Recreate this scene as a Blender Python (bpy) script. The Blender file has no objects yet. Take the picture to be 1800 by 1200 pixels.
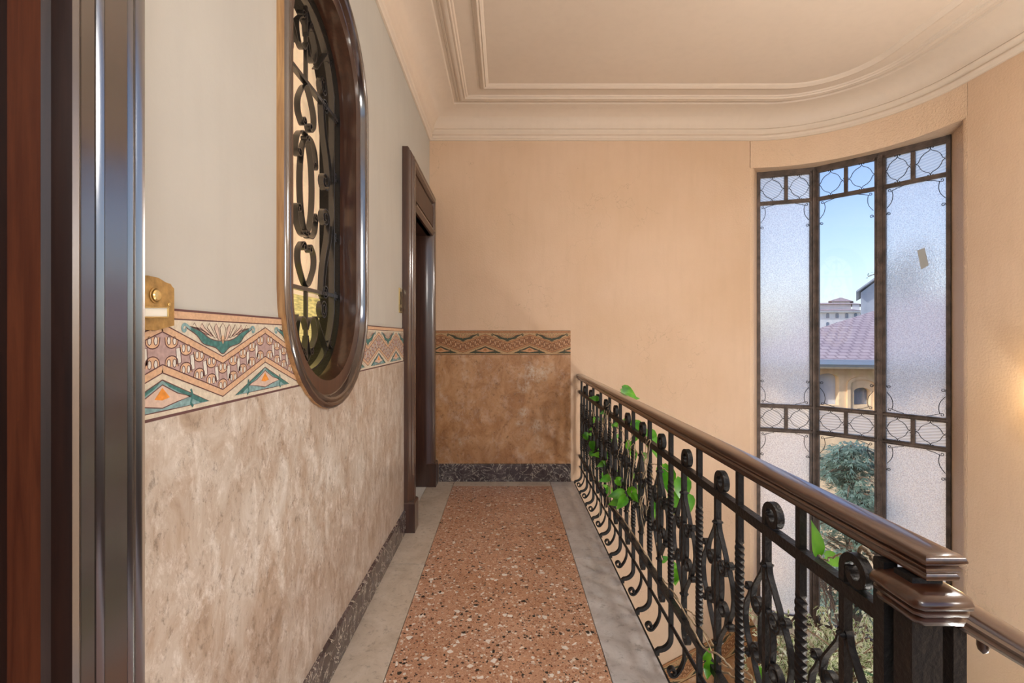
import bpy, bmesh, math, random
from mathutils import Vector, Matrix
random.seed(7)
PI = math.pi
S = bpy.context.scene
COL = S.collection
F = 835.0
# ------------------------------------------------------------------ materials
def new_mat(name):
    m = bpy.data.materials.new(name); m.use_nodes = True
    nt = m.node_tree
    return m, nt, nt.nodes['Principled BSDF']
def simple(name, col, rough=.5, metal=0, coat=0, spec=.5, noise=0, nscale=20, bump=0, bscale=60, stretch=None):
    m, nt, b = new_mat(name)
    b.inputs['Roughness'].default_value = rough
    b.inputs['Metallic'].default_value = metal
    b.inputs['Coat Weight'].default_value = coat
    b.inputs['Coat Roughness'].default_value = .12
    b.inputs['Specular IOR Level'].default_value = spec
    b.inputs['Base Color'].default_value = (*col, 1)
    tc = nt.nodes.new('ShaderNodeTexCoord')
    mp = nt.nodes.new('ShaderNodeMapping'); nt.links.new(tc.outputs['Object'], mp.inputs[0])
    if stretch: mp.inputs['Scale'].default_value = stretch
    if noise:
        n = nt.nodes.new('ShaderNodeTexNoise'); n.inputs['Scale'].default_value = nscale; n.inputs['Detail'].default_value = 6
        nt.links.new(mp.outputs[0], n.inputs['Vector'])
        r = nt.nodes.new('ShaderNodeValToRGB')
        r.color_ramp.elements[0].position = .3; r.color_ramp.elements[1].position = .7
        r.color_ramp.elements[0].color = (*[c*(1-noise) for c in col], 1)
        r.color_ramp.elements[1].color = (*[min(1, c*(1+noise)) for c in col], 1)
        nt.links.new(n.outputs['Fac'], r.inputs[0]); nt.links.new(r.outputs[0], b.inputs['Base Color'])
    if bump:
        n2 = nt.nodes.new('ShaderNodeTexNoise'); n2.inputs['Scale'].default_value = bscale; n2.inputs['Detail'].default_value = 5
        nt.links.new(mp.outputs[0], n2.inputs['Vector'])
        bp = nt.nodes.new('ShaderNodeBump'); bp.inputs['Strength'].default_value = bump; bp.inputs['Distance'].default_value = .01
        nt.links.new(n2.outputs['Fac'], bp.inputs['Height']); nt.links.new(bp.outputs[0], b.inputs['Normal'])
    return m
def N(nt, t, **kw):
    n = nt.nodes.new(t)
    for k, v in kw.items(): setattr(n, k, v)
    return n
def ramp(nt, src, stops, interp='LINEAR'):
    r = N(nt, 'ShaderNodeValToRGB'); cr = r.color_ramp; cr.interpolation = interp
    while len(cr.elements) < len(stops): cr.elements.new(.5)
    for e, (p, c) in zip(cr.elements, stops):
        e.position = p; e.color = (*c, 1) if len(c) == 3 else c
    nt.links.new(src, r.inputs[0]); return r.outputs[0]
def noise(nt, vec, scale, detail=4, rough=.5, dist=0):
    n = N(nt, 'ShaderNodeTexNoise'); n.inputs['Scale'].default_value = scale; n.inputs['Detail'].default_value = detail
    n.inputs['Roughness'].default_value = rough; n.inputs['Distortion'].default_value = dist
    if vec: nt.links.new(vec, n.inputs['Vector'])
    return n.outputs['Fac']
def mix(nt, fac, a, b, mode='MIX'):
    m = N(nt, 'ShaderNodeMix', data_type='RGBA', blend_type=mode)
    for s, v in ((0, fac), (6, a), (7, b)):
        if isinstance(v, (int, float)): m.inputs[s].default_value = v
        elif isinstance(v, tuple): m.inputs[s].default_value = (*v, 1)
        else: nt.links.new(v, m.inputs[s])
    return m.outputs[2]
def coords(nt, scale=(1, 1, 1)):
    tc = N(nt, 'ShaderNodeTexCoord'); mp = N(nt, 'ShaderNodeMapping'); mp.inputs['Scale'].default_value = scale
    nt.links.new(tc.outputs['Object'], mp.inputs[0]); return mp.outputs[0]
def bump(nt, b, h, strength, dist=.01):
    bp = N(nt, 'ShaderNodeBump'); bp.inputs['Strength'].default_value = strength; bp.inputs['Distance'].default_value = dist
    nt.links.new(h, bp.inputs['Height']); nt.links.new(bp.outputs[0], b.inputs['Normal'])

def plaster(name, c1, c2, cracks=0, bstr=.25, cool=None):
    m, nt, b = new_mat(name); v = coords(nt)
    n1 = noise(nt, v, 1.1, 6, .6)
    col = ramp(nt, n1, [(.35, c1), (.68, c2)])
    st = coords(nt, (6, 6, .8)); n3 = noise(nt, st, 3, 5)
    col = mix(nt, ramp(nt, n3, [(.45, (0, 0, 0)), (.8, (.25,)*3)]), col, tuple(x*.88 for x in c1))
    if cracks:
        vo = N(nt, 'ShaderNodeTexVoronoi', feature='DISTANCE_TO_EDGE'); vo.inputs['Scale'].default_value = 1.6
        nn = N(nt, 'ShaderNodeTexNoise'); nn.inputs['Scale'].default_value = 4; nn.inputs['Detail'].default_value = 6
        nt.links.new(v, nn.inputs['Vector'])
        va = N(nt, 'ShaderNodeVectorMath', operation='ADD'); nt.links.new(v, va.inputs[0]); nt.links.new(nn.outputs['Color'], va.inputs[1])
        nt.links.new(va.outputs[0], vo.inputs['Vector'])
        gate = ramp(nt, noise(nt, v, .9, 2), [(.52, (0, 0, 0)), (.6, (1, 1, 1))])
        cr = ramp(nt, vo.outputs['Distance'], [(0, (1, 1, 1)), (.006, (0, 0, 0))])
        g = mix(nt, 1.0, cr, gate, 'MULTIPLY')
        g2 = mix(nt, 1.0, g, (cracks,)*3, 'MULTIPLY')
        col = mix(nt, g2, col, tuple(x*.6 for x in c1))
    nt.links.new(col, b.inputs['Base Color'])
    b.inputs['Roughness'].default_value = .62
    h = mix(nt, .5, noise(nt, v, 9, 8, .6), noise(nt, v, 70, 3))
    bump(nt, b, h, bstr, .02)
    return m

def marble(name, cols, scale=5, white=.5, rough=.28, stretch=(1, 1, .45), vein=None, bstr=.05, worn=0):
    m, nt, b = new_mat(name); v = coords(nt, stretch)
    n1 = noise(nt, v, scale, 12, .68, .9)
    col = ramp(nt, n1, [(.25, cols[0]), (.42, cols[1]), (.55, cols[2]), (.72, cols[3])])
    n2 = noise(nt, v, scale*1.7, 12, .82, .35)
    col = mix(nt, ramp(nt, n2, [(.50, (0, 0, 0)), (.66, (white,)*3)]), col, (.80, .78, .75))
    n3 = noise(nt, v, scale*5, 8, .8, .3)
    col = mix(nt, ramp(nt, n3, [(.36, (.6,)*3), (.46, (0, 0, 0))]), col, tuple(x*.55 for x in cols[0]))
    if vein:
        n4 = noise(nt, v, scale*.9, 8, .6, 2.5)
        g = ramp(nt, n4, [(.485, (0, 0, 0)), (.5, (1, 1, 1)), (.515, (0, 0, 0))])
        col = mix(nt, g, col, vein)
    if worn:
        g = mix(nt, 1.0, ramp(nt, noise(nt, v, 3.1, 3), [(.60, (0, 0, 0)), (.70, (1, 1, 1))]), ramp(nt, noise(nt, v, 45, 6, .7), [(.42, (0, 0, 0)), (.55, (1, 1, 1))]), 'MULTIPLY')
        col = mix(nt, g, col, (.62, .55, .46))
    nt.links.new(col, b.inputs['Base Color']); b.inputs['Roughness'].default_value = rough
    bump(nt, b, n2, bstr, .01)
    return m

def wood(name, dark, light, rough=.28, coat=.4, axis='z', scale=9, ior=1.7):
    m, nt, b = new_mat(name)
    st = {'z': (6, 6, .35), 'y': (6, .35, 6), 'x': (.35, 6, 6)}[axis]
    v = coords(nt, st)
    n1 = noise(nt, v, scale, 7, .65, .4)
    col = ramp(nt, n1, [(.3, dark), (.7, light)])
    nt.links.new(col, b.inputs['Base Color'])
    b.inputs['Roughness'].default_value = rough; b.inputs['Coat Weight'].default_value = coat; b.inputs['Coat Roughness'].default_value = .17 if ior > 2.2 else .12; b.inputs['Coat IOR'].default_value = ior
    bump(nt, b, noise(nt, v, scale*4, 4), .06, .003)
    return m

def terrazzo(name):
    m, nt, b = new_mat(name); v = coords(nt)
    base = ramp(nt, noise(nt, v, 2.2, 5, .6), [(.3, (.60, .35, .22)), (.7, (.70, .45, .32))])
    base = mix(nt, ramp(nt, noise(nt, v, 160, 3, .7), [(.35, (.75,)*3), (.6, (0, 0, 0))]), base, (.30, .14, .085))
    base = mix(nt, ramp(nt, noise(nt, v, 95, 3, .7), [(.6, (0, 0, 0)), (.72, (.7,)*3)]), base, (.75, .60, .46))
    col = base
    def chips(col, scale, lo, hi, c, size, rnd=1.0):
        vo = N(nt, 'ShaderNodeTexVoronoi', feature='F1'); vo.inputs['Scale'].default_value = scale; vo.inputs['Randomness'].default_value = rnd
        nt.links.new(v, vo.inputs['Vector'])
        ve = N(nt, 'ShaderNodeTexVoronoi', feature='DISTANCE_TO_EDGE'); ve.inputs['Scale'].default_value = scale; ve.inputs['Randomness'].default_value = rnd
        nt.links.new(v, ve.inputs['Vector'])
        sp = N(nt, 'ShaderNodeSeparateColor'); nt.links.new(vo.outputs['Color'], sp.inputs[0])
        a = N(nt, 'ShaderNodeMath', operation='GREATER_THAN'); a.inputs[1].default_value = lo; nt.links.new(sp.outputs[0], a.inputs[0])
        c2 = N(nt, 'ShaderNodeMath', operation='LESS_THAN'); c2.inputs[1].default_value = hi; nt.links.new(sp.outputs[0], c2.inputs[0])
        e = N(nt, 'ShaderNodeMath', operation='GREATER_THAN'); e.inputs[1].default_value = size; nt.links.new(ve.outputs['Distance'], e.inputs[0])
        q = N(nt, 'ShaderNodeMath', operation='MULTIPLY'); nt.links.new(a.outputs[0], q.inputs[0]); nt.links.new(c2.outputs[0], q.inputs[1])
        q2 = N(nt, 'ShaderNodeMath', operation='MULTIPLY'); nt.links.new(q.outputs[0], q2.inputs[0]); nt.links.new(e.outputs[0], q2.inputs[1])
        return mix(nt, q2.outputs[0], col, c)
    col = chips(col, 110, .0, .07, (.05, .03, .025), .12)
    col = chips(col, 110, .1, .19, (.74, .64, .55), .12)
    col = chips(col, 110, .3, .45, (.32, .13, .07), .12)
    col = chips(col, 75, .5, .56, (.03, .025, .02), .10)
    col = chips(col, 75, .6, .68, (.80, .72, .64), .10)
    col = chips(col, 42, .90, .96, (.88, .84, .79), .11)
    col = chips(col, 46, .30, .325, (.02, .018, .016), .15)
    nt.links.new(col, b.inputs['Base Color'])
    rr = ramp(nt, noise(nt, v, 30, 4), [(.3, (.22,)*3), (.7, (.4,)*3)])
    nt.links.new(rr, b.inputs['Roughness'])
    return m

def leaf_mat(name, c1, c2, trans=.35):
    m, nt, b = new_mat(name); v = coords(nt)
    col = ramp(nt, noise(nt, v, 14, 3), [(.35, c1), (.65, c2)])
    nt.links.new(col, b.inputs['Base Color']); b.inputs['Roughness'].default_value = .35
    tr = N(nt, 'ShaderNodeBsdfTranslucent'); nt.links.new(col, tr.inputs[0])
    mx = N(nt, 'ShaderNodeMixShader'); mx.inputs[0].default_value = trans
    nt.links.new(b.outputs[0], mx.inputs[1]); nt.links.new(tr.outputs[0], mx.inputs[2])
    nt.links.new(mx.outputs[0], nt.nodes['Material Output'].inputs[0])
    return m

def glass_mat(name, tint=(.95, .97, 1), gloss=.08):
    m, nt, b = new_mat(name)
    t = N(nt, 'ShaderNodeBsdfTransparent'); t.inputs[0].default_value = (*tint, 1)
    g = N(nt, 'ShaderNodeBsdfGlossy'); g.inputs['Roughness'].default_value = .03
    mx = N(nt, 'ShaderNodeMixShader'); mx.inputs[0].default_value = gloss
    nt.links.new(t.outputs[0], mx.inputs[1]); nt.links.new(g.outputs[0], mx.inputs[2])
    nt.links.new(mx.outputs[0], nt.nodes['Material Output'].inputs[0]); return m

def frosted_mat(name, tint, scale=160, transl=.55, bstr=.8, rough=.25, ribs=False):
    m, nt, b = new_mat(name); v = coords(nt)
    vo = N(nt, 'ShaderNodeTexVoronoi', feature='SMOOTH_F1'); vo.inputs['Scale'].default_value = scale; nt.links.new(v, vo.inputs['Vector'])
    h = vo.outputs['Distance']
    if ribs:
        w = N(nt, 'ShaderNodeTexWave'); w.inputs['Scale'].default_value = 26; w.bands_direction = 'DIAGONAL'; nt.links.new(v, w.inputs['Vector']); h = w.outputs['Fac']
    bp = N(nt, 'ShaderNodeBump'); bp.inputs['Strength'].default_value = bstr; bp.inputs['Distance'].default_value = .003
    nt.links.new(h, bp.inputs['Height'])
    tr = N(nt, 'ShaderNodeBsdfTranslucent')
    tc = ramp(nt, h, [(.15, tuple(c*.62 for c in tint)), (.55, tint)]); nt.links.new(tc, tr.inputs[0])
    rf = N(nt, 'ShaderNodeBsdfRefraction'); rf.inputs['Roughness'].default_value = rough; rf.inputs['IOR'].default_value = 1.12
    rf.inputs[0].default_value = (*tint, 1); nt.links.new(bp.outputs[0], rf.inputs['Normal']); nt.links.new(bp.outputs[0], tr.inputs['Normal'])
    gl = N(nt, 'ShaderNodeBsdfGlossy'); gl.inputs['Roughness'].default_value = .2; nt.links.new(bp.outputs[0], gl.inputs['Normal'])
    m1 = N(nt, 'ShaderNodeMixShader'); m1.inputs[0].default_value = transl
    nt.links.new(rf.outputs[0], m1.inputs[1]); nt.links.new(tr.outputs[0], m1.inputs[2])
    m2 = N(nt, 'ShaderNodeMixShader'); m2.inputs[0].default_value = .03
    nt.links.new(m1.outputs[0], m2.inputs[1]); nt.links.new(gl.outputs[0], m2.inputs[2])
    nt.links.new(m2.outputs[0], nt.nodes['Material Output'].inputs[0]); return m

def emis(name, col, strength):
    m, nt, b = new_mat(name)
    b.inputs['Base Color'].default_value = (*col, 1); b.inputs['Emission Color'].default_value = (*col, 1); b.inputs['Emission Strength'].default_value = strength
    return m

M = dict(
    plaster_left=plaster('plaster_left', (.455, .455, .43), (.50, .50, .47), 0, .08),
    plaster_far=plaster('plaster_far', (.635, .455, .31), (.69, .515, .375), .5, .22),
    plaster_rough=plaster('plaster_rough', (.70, .51, .35), (.76, .58, .43), .6, .7),
    ceiling=plaster('ceiling_paint', (.70, .60, .50), (.73, .63, .53), 0, .05),
    marble_left=marble('marble_left', [(.25, .18, .13), (.42, .34, .27), (.51, .455, .395), (.62, .59, .55)], 9, .75, .3, (1, 1, .6)),
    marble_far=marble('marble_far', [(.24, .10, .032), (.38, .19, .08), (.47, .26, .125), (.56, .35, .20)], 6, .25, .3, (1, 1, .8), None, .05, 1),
    marble_dark=marble('marble_dark', [(.022, .014, .016), (.05, .036, .038), (.08, .06, .062), (.13, .10, .10)], 7, .15, .22, (1, 1, 1), (.62, .58, .50)),
    stone=marble('stone_border', [(.40, .34, .27), (.53, .47, .39), (.60, .54, .46), (.66, .61, .54)], 6, .15, .33, (1, 1, 1)),
    stone_grey=marble('stone_border_grey', [(.36, .35, .36), (.49, .48, .49), (.57, .56, .57), (.64, .63, .64)], 5, .15, .3, (1, 1, 1)),
    terrazzo=terrazzo('terrazzo'),
    joint=simple('joint', (.10, .08, .07), .8),
    wood_dark=wood('dark_mahogany', (.012, .005, .004), (.034, .012, .008), .30, 1., ior=2.1),
    wood_casing=wood('varnished_dark_mahogany', (.010, .004, .003), (.026, .010, .007), .28, 1.0, ior=2.6),
    wood_jamb=wood('dark_jamb_wood', (.010, .005, .004), (.028, .012, .008), .45, .1),
    wood_red=wood('red_mahogany', (.07, .018, .008), (.15, .045, .018), .45, .05),
    wood_door=wood('brown_mahogany', (.032, .013, .009), (.075, .030, .018), .32, .5),
    wood_raw=wood('worn_wood_edge', (.28, .13, .05), (.62, .38, .17), .5, .1),
    wood_rail=wood('handrail_wood', (.024, .008, .0035), (.088, .030, .013), .30, 1., 'y', 7, 1.55),
    wood_cap=wood('cap_wood', (.028, .010, .005), (.075, .026, .012), .30, .8, 'x', 7, 1.5),
    iron=simple('wrought_iron', (.009, .0085, .009), .45, 0, 0, .32, 0, 20, .25, 90),
    iron_grey=simple('grey_painted_iron', (.016, .016, .017), .34, 0, .6, .6, 0, 20, .1, 80),
    winframe=simple('window_iron', (.085, .062, .052), .5, .2, 0, .5, .5, 12, .5, 90),
    brass=simple('aged_brass', (.52, .34, .13), .38, .75, 0, .5, .35, 45, .1, 60),
    brass_bright=simple('polished_brass', (.85, .66, .30), .25, .9, 0, .5, .15, 40),
    card=simple('paper_card', (.78, .77, .70), .7),
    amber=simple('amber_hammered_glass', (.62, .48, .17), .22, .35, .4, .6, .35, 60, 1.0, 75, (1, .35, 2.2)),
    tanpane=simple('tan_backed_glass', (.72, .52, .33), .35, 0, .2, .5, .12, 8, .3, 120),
    fr_cream=simple('frieze_cream', (.60, .55, .45), .5, 0, 0, .4, .12, 90, .3, 150),
    fr_peach=simple('frieze_peach', (.58, .385, .25), .5, 0, 0, .4, .12, 90, .3, 150),
    fr_mauve=simple('frieze_mauve', (.40, .29, .28), .5, 0, 0, .4, .15, 90),
    ff_mauve=simple('far_frieze_ground', (.26, .115, .05), .5, 0, 0, .4, .15, 90),
    fr_pink=simple('frieze_pink', (.58, .45, .38), .5, 0, 0, .4, .1, 90),
    fr_line=simple('frieze_outline', (.12, .055, .055), .6),
    fr_teal=simple('frieze_teal', (.05, .17, .165), .5, 0, 0, .4, .35, 90),
    fr_blue=simple('frieze_blue', (.20, .34, .36), .5, 0, 0, .4, .3, 90),
    fr_orange=simple('frieze_orange', (.72, .28, .05), .5, 0, 0, .4, .2, 70),
    fr_white=simple('frieze_white', (.60, .60, .56), .5, 0, 0, .4, .1, 80),
    ff_cream=simple('far_frieze_cream', (.46, .30, .15), .5, 0, 0, .4, .15, 90),  # far-wall frieze copies: dimmer, warmer lighting and wear both mixed into the colours
    ff_peach=simple('far_frieze_peach', (.42, .20, .085), .5, 0, 0, .4, .2, 90),
    ff_pink=simple('far_frieze_pink', (.52, .28, .14), .5, 0, 0, .4, .2, 90),
    ff_line=simple('far_frieze_outline', (.10, .035, .012), .6),
    ff_teal=simple('far_frieze_green', (.05, .055, .03), .5, 0, 0, .4, .3, 90),
    ff_orange=simple('far_frieze_orange', (.40, .16, .05), .5, 0, 0, .4, .2, 70),
    ff_white=simple('far_frieze_pale', (.55, .33, .18), .5, 0, 0, .4, .15, 80),
    glass=glass_mat('clear_glass', (.79, .82, .87), .05),
    frost=frosted_mat('frosted_glass', (.98, .985, 1.0), 130, .45, 1.0),
    frost_rib=frosted_mat('ribbed_glass', (.97, .97, .97), 60, .5, .5, .2, True),
    leaf=leaf_mat('pothos_leaf', (.055, .27, .008), (.17, .50, .03), .35),
    leaf_dark=leaf_mat('dark_leaf', (.03, .12, .01), (.07, .22, .03), .3),
    leaf_green=leaf_mat('fig_leaf_green', (.14, .24, .07), (.30, .40, .16), .3),
    leaf_cream=leaf_mat('fig_leaf_cream', (.82, .90, .68), (.93, .96, .82), .55),
    vine=simple('vine_stem', (.42, .33, .22), .55, 0, 0, .5, .4, 30),
    bark=simple('bark', (.18, .12, .08), .8, 0, 0, .3, .3, 30, .5, 60),
    terracotta=simple('terracotta', (.42, .17, .08), .7, 0, 0, .4, .2, 20),
    soil=simple('soil', (.05, .035, .025), .9),
    wall_yellow=simple('yellow_render', (.92, .66, .40), .8, 0, 0, .3, .12, 3, .2, 30),
    wall_white=simple('white_render', (.88, .87, .85), .8, 0, 0, .3, .05, 3),
    wall_grey=simple('grey_blue_render', (.58, .62, .68), .8, 0, 0, .3, .06, 3),
    gutter=simple('zinc_gutter', (.42, .47, .50), .4, .6),
    pane_dark=simple('house_window_glass', (.22, .27, .36), .15, 0, 0, .8),
    stonework=simple('window_stone', (.62, .60, .58), .7),
    ground=simple('ground', (.30, .28, .22), .9, 0, 0, .3, .2, 2),
    conifer=leaf_mat('conifer_needles', (.17, .29, .22), (.42, .55, .45), .35),
    olive=leaf_mat('dry_foliage', (.42, .34, .15), (.62, .50, .26), .3),
    tape=simple('grey_tape', (.34, .35, .35), .6),
    bulb=emis('fill_globe_glow', (1.0, .95, .88), 78),  # emission of the added fill globes, here and the next two
    fill_bulb_low=emis('lower_fill_globe_glow', (1.0, .97, .90), 120),
    fill_bulb_soft=emis('soft_fill_globe_glow', (1.0, .96, .91), 17),
    bulb2=emis('sconce_globe_glow', (1.0, .74, .36), 26),
)
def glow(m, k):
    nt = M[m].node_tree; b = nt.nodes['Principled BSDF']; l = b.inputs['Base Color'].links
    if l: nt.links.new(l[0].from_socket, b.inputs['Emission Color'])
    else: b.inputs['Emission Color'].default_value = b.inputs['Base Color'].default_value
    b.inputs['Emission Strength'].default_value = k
glow('tanpane', .72); glow('amber', .95)      # emission stands in for room light behind the panes and on the lining
M['iron_grey'].node_tree.nodes['Principled BSDF'].inputs['Coat IOR'].default_value = 1.7
# roof tiles (rows of curved tiles)
def roof_mat():
    m, nt, b = new_mat('roof_tiles'); v = coords(nt)
    br = N(nt, 'ShaderNodeTexBrick'); br.inputs['Scale'].default_value = 1
    br.inputs['Brick Width'].default_value = .24; br.inputs['Row Height'].default_value = .22; br.inputs['Mortar Size'].default_value = .025
    br.inputs['Color1'].default_value = (.44, .35, .36, 1); br.inputs['Color2'].default_value = (.52, .43, .43, 1); br.inputs['Mortar'].default_value = (.30, .23, .25, 1)
    nt.links.new(v, br.inputs['Vector']); nt.links.new(br.outputs['Color'], b.inputs['Base Color']); b.inputs['Roughness'].default_value = .8
    bump(nt, b, br.outputs['Fac'], -.6, .04); return m
M['roof'] = roof_mat()

# ------------------------------------------------------------------ mesh builder
class MB:
    def __init__(s): s.v = []; s.f = []; s.m = []
    def add(s, vs, fs, mi=0):
        o = len(s.v); s.v += [tuple(p) for p in vs]
        for f in fs: s.f.append([i+o for i in f]); s.m.append(mi)
    def box(s, x0, x1, y0, y1, z0, z1, mi=0):
        s.add([(x0, y0, z0), (x1, y0, z0), (x1, y1, z0), (x0, y1, z0), (x0, y0, z1), (x1, y0, z1), (x1, y1, z1), (x0, y1, z1)],
              [(0, 3, 2, 1), (4, 5, 6, 7), (0, 1, 5, 4), (1, 2, 6, 5), (2, 3, 7, 6), (3, 0, 4, 7)], mi)
    def loft(s, rings, closed=True, cap=True, mi=0, mis=None, loop=False):
        n = len(rings[0]); o = len(s.v)
        for r in rings: s.v += [tuple(p) for p in r]
        R = len(rings)
        for i in range(R if loop else R-1):
            i2 = (i+1) % R
            for j in range(n if closed else n-1):
                j2 = (j+1) % n
                s.f.append([o+i*n+j, o+i*n+j2, o+i2*n+j2, o+i2*n+j]); s.m.append(mis[j] if mis else mi)
        if cap and closed and not loop:
            s.f.append([o+j for j in range(n)][::-1]); s.m.append(mi)
            s.f.append([o+(R-1)*n+j for j in range(n)]); s.m.append(mi)
    def ribbon(s, pts, nrm, w, t, mi=0, loop=False):
        pts = [Vector(p) for p in pts]; nrm = Vector(nrm).normalized(); rings = []
        n = len(pts)
        for i, p in enumerate(pts):
            a = pts[(i-1) % n] if (loop or i > 0) else p
            b = pts[(i+1) % n] if (loop or i < n-1) else p
            T = (b-a).normalized(); sd = T.cross(nrm).normalized()
            rings.append([p+sd*t/2+nrm*w/2, p-sd*t/2+nrm*w/2, p-sd*t/2-nrm*w/2, p+sd*t/2-nrm*w/2])
        s.loft(rings, True, True, mi, loop=loop)
    def tube(s, pts, r, n=8, mi=0, cap=True):
        pts = [Vector(p) for p in pts]; rings = []
        up = Vector((0, 0, 1)); prev = None
        for i, p in enumerate(pts):
            T = (pts[min(i+1, len(pts)-1)]-pts[max(i-1, 0)]).normalized()
            if prev is None:
                a = T.cross(up) if abs(T.z) < .9 else T.cross(Vector((1, 0, 0)))
            else: a = prev-T*prev.dot(T)
            a.normalize(); prev = a; b = T.cross(a)
            rr = r[i] if isinstance(r, (list, tuple)) else r
            rings.append([p+(a*math.cos(2*PI*k/n)+b*math.sin(2*PI*k/n))*rr for k in range(n)])
        s.loft(rings, True, cap, mi)
    def lathe(s, prof, c=(0, 0, 0), n=24, axis='z', mi=0):
        rings = []
        for r, h in prof:
            ring = []
            for k in range(n):
                a = 2*PI*k/n; u, v = r*math.cos(a), r*math.sin(a)
                p = {'z': (u, v, h), 'x': (h, u, v), 'y': (u, h, v)}[axis]
                ring.append((c[0]+p[0], c[1]+p[1], c[2]+p[2]))
            rings.append(ring)
        s.loft(rings, True, True, mi)
    def build(s, name, mats, parent=None, smooth=35, loc=None):
        me = bpy.data.meshes.new(name); me.from_pydata(s.v, [], s.f)
        if not isinstance(mats, (list, tuple)): mats = [mats]
        for m in mats: me.materials.append(M[m] if isinstance(m, str) else m)
        me.polygons.foreach_set('material_index', s.m)
        bm = bmesh.new(); bm.from_mesh(me); bmesh.ops.recalc_face_normals(bm, faces=bm.faces); bm.to_mesh(me); bm.free()
        if smooth:
            me.polygons.foreach_set('use_smooth', [True]*len(me.polygons)); me.set_sharp_from_angle(angle=math.radians(smooth))
        o = bpy.data.objects.new(name, me); COL.objects.link(o)
        if parent: o.parent = parent
        if loc: o.location = loc
        return o
def tag(o, label=None, cat=None, group=None, kind=None):
    if label: o['label'] = label
    if cat: o['category'] = cat
    if group: o['group'] = group
    if kind: o['kind'] = kind
    return o
def struct(o, label, cat): return tag(o, label, cat, None, 'structure')
def empty(name, loc=(0, 0, 0)):
    o = bpy.data.objects.new(name, None); COL.objects.link(o); o.location = loc; return o
def adopt(root, ch):
    """parent ch to root, keeping world-space vertices"""
    for c in ch:
        c.parent = root; c.location = Vector(c.location)-Vector(root.location)
def cr(pts, n=8, loop=False):
    P = [Vector(p) for p in pts]; out = []; L = len(P)
    for i in range(L if loop else L-1):
        if loop: p0, p1, p2, p3 = P[(i-1) % L], P[i], P[(i+1) % L], P[(i+2) % L]
        else: p0, p1, p2, p3 = P[max(i-1, 0)], P[i], P[i+1], P[min(i+2, L-1)]
        for k in range(n):
            t = k/n
            out.append(.5*((2*p1)+(-p0+p2)*t+(2*p0-5*p1+4*p2-p3)*t*t+(-p0+3*p1-3*p2+p3)*t**3))
    if not loop: out.append(P[-1])
    return out
def curl(pts, r0, turns, side, n=None, k=.72):
    pts = [Vector(p) for p in pts]; p = pts[-1]; T = (pts[-1]-pts[-2]).normalized()
    L = Vector((-T.y, T.x)); c = p+L*side*r0; a0 = math.atan2(p.y-c.y, p.x-c.x); n = n or max(6, int(turns*16))
    for i in range(1, n+1):
        t = i/n; r = r0*(1-k*t); a = a0+side*2*PI*turns*t
        pts.append(Vector((c.x+r*math.cos(a), c.y+r*math.sin(a))))
    return pts
def curl0(pts, *a, **k): return curl(pts[::-1], *a, **k)[::-1]
def mirror2(pts, sx=1, sz=1, zc=0): return [Vector((p[0]*sx, zc+(p[1]-zc)*sz)) for p in pts]

# ------------------------------------------------------------------ plan of the hall
XL, YF, XR, RC = -.71, 4.455, 3.33, 1.03
CX, CY = 2.30, 3.425
YB = -1.7
ZLOW, ZTOP = -2.75, 3.42
def plan(off, ns=28):
    p = [(XL+off, YB), (XL+off, YF-off), (CX, YF-off)]
    r = RC-off
    for i in range(1, ns+1):
        a = PI/2*(1-i/ns); p.append((CX+r*math.cos(a), CY+r*math.sin(a)))
    p.append((XR-off, YB)); return p
# ---- stadium (oblong window in the left wall)
SY, SZ0, SZ1, SR = 1.92, 1.51, 2.395, .445
def stad(r, n=20):
    pts = []
    for i in range(n+1):
        a = PI+PI*i/n; pts.append((SY+r*math.cos(a), SZ0+r*math.sin(a)))
    for i in range(n+1):
        a = PI*i/n; pts.append((SY+r*math.cos(a), SZ1+r*math.sin(a)))
    return pts
def flat_poly(name, loops, x0, x1, mats, parent=None):
    """polygon with holes in the y-z plane given thickness between x0 and x1"""
    cu = bpy.data.curves.new(name, 'CURVE'); cu.dimensions = '2D'; cu.fill_mode = 'BOTH'; cu.extrude = abs(x1-x0)/2
    for lp in loops:
        sp = cu.splines.new('POLY'); sp.points.add(len(lp)-1); sp.use_cyclic_u = True
        for q, (y, z) in zip(sp.points, lp): q.co = (y, z, 0, 1)
    t = bpy.data.objects.new(name+'_t', cu); COL.objects.link(t)
    bpy.context.view_layer.update()
    me = bpy.data.meshes.new_from_object(t.evaluated_get(bpy.context.evaluated_depsgraph_get()))
    bpy.data.objects.remove(t); bpy.data.curves.remove(cu)
    xm = (x0+x1)/2
    for v in me.vertices:
        y, z, d = v.co; v.co = (xm+d, y, z)
    me.materials.clear()
    for m in (mats if isinstance(mats, list) else [mats]): me.materials.append(M[m])
    bm = bmesh.new(); bm.from_mesh(me); bmesh.ops.remove_doubles(bm, verts=bm.verts, dist=1e-5); bmesh.ops.recalc_face_normals(bm, faces=bm.faces); bm.to_mesh(me); bm.free()
    me.name = name
    o = bpy.data.objects.new(name, me); COL.objects.link(o)
    if parent: o.parent = parent
    return o
# door openings in left wall
D1a, D1b, D1h = 3.385, 4.285, 2.29
D2a, D2b, D2h = -.25, .735, 2.60
wl = flat_poly('wall_left', [
    [(YB-.2, ZLOW), (YF+.25, ZLOW), (YF+.25, ZTOP+.1), (YB-.2, ZTOP+.1)],
    stad(SR-.04), [(D1a, 0), (D1b, 0), (D1b, D1h), (D1a, D1h)], [(D2a, 0), (D2b, 0), (D2b, D2h), (D2a, D2h)]], XL-.22, XL, 'plaster_left')
struct(wl, 'pale cream plaster wall on the left side of the gallery', 'wall')
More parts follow.
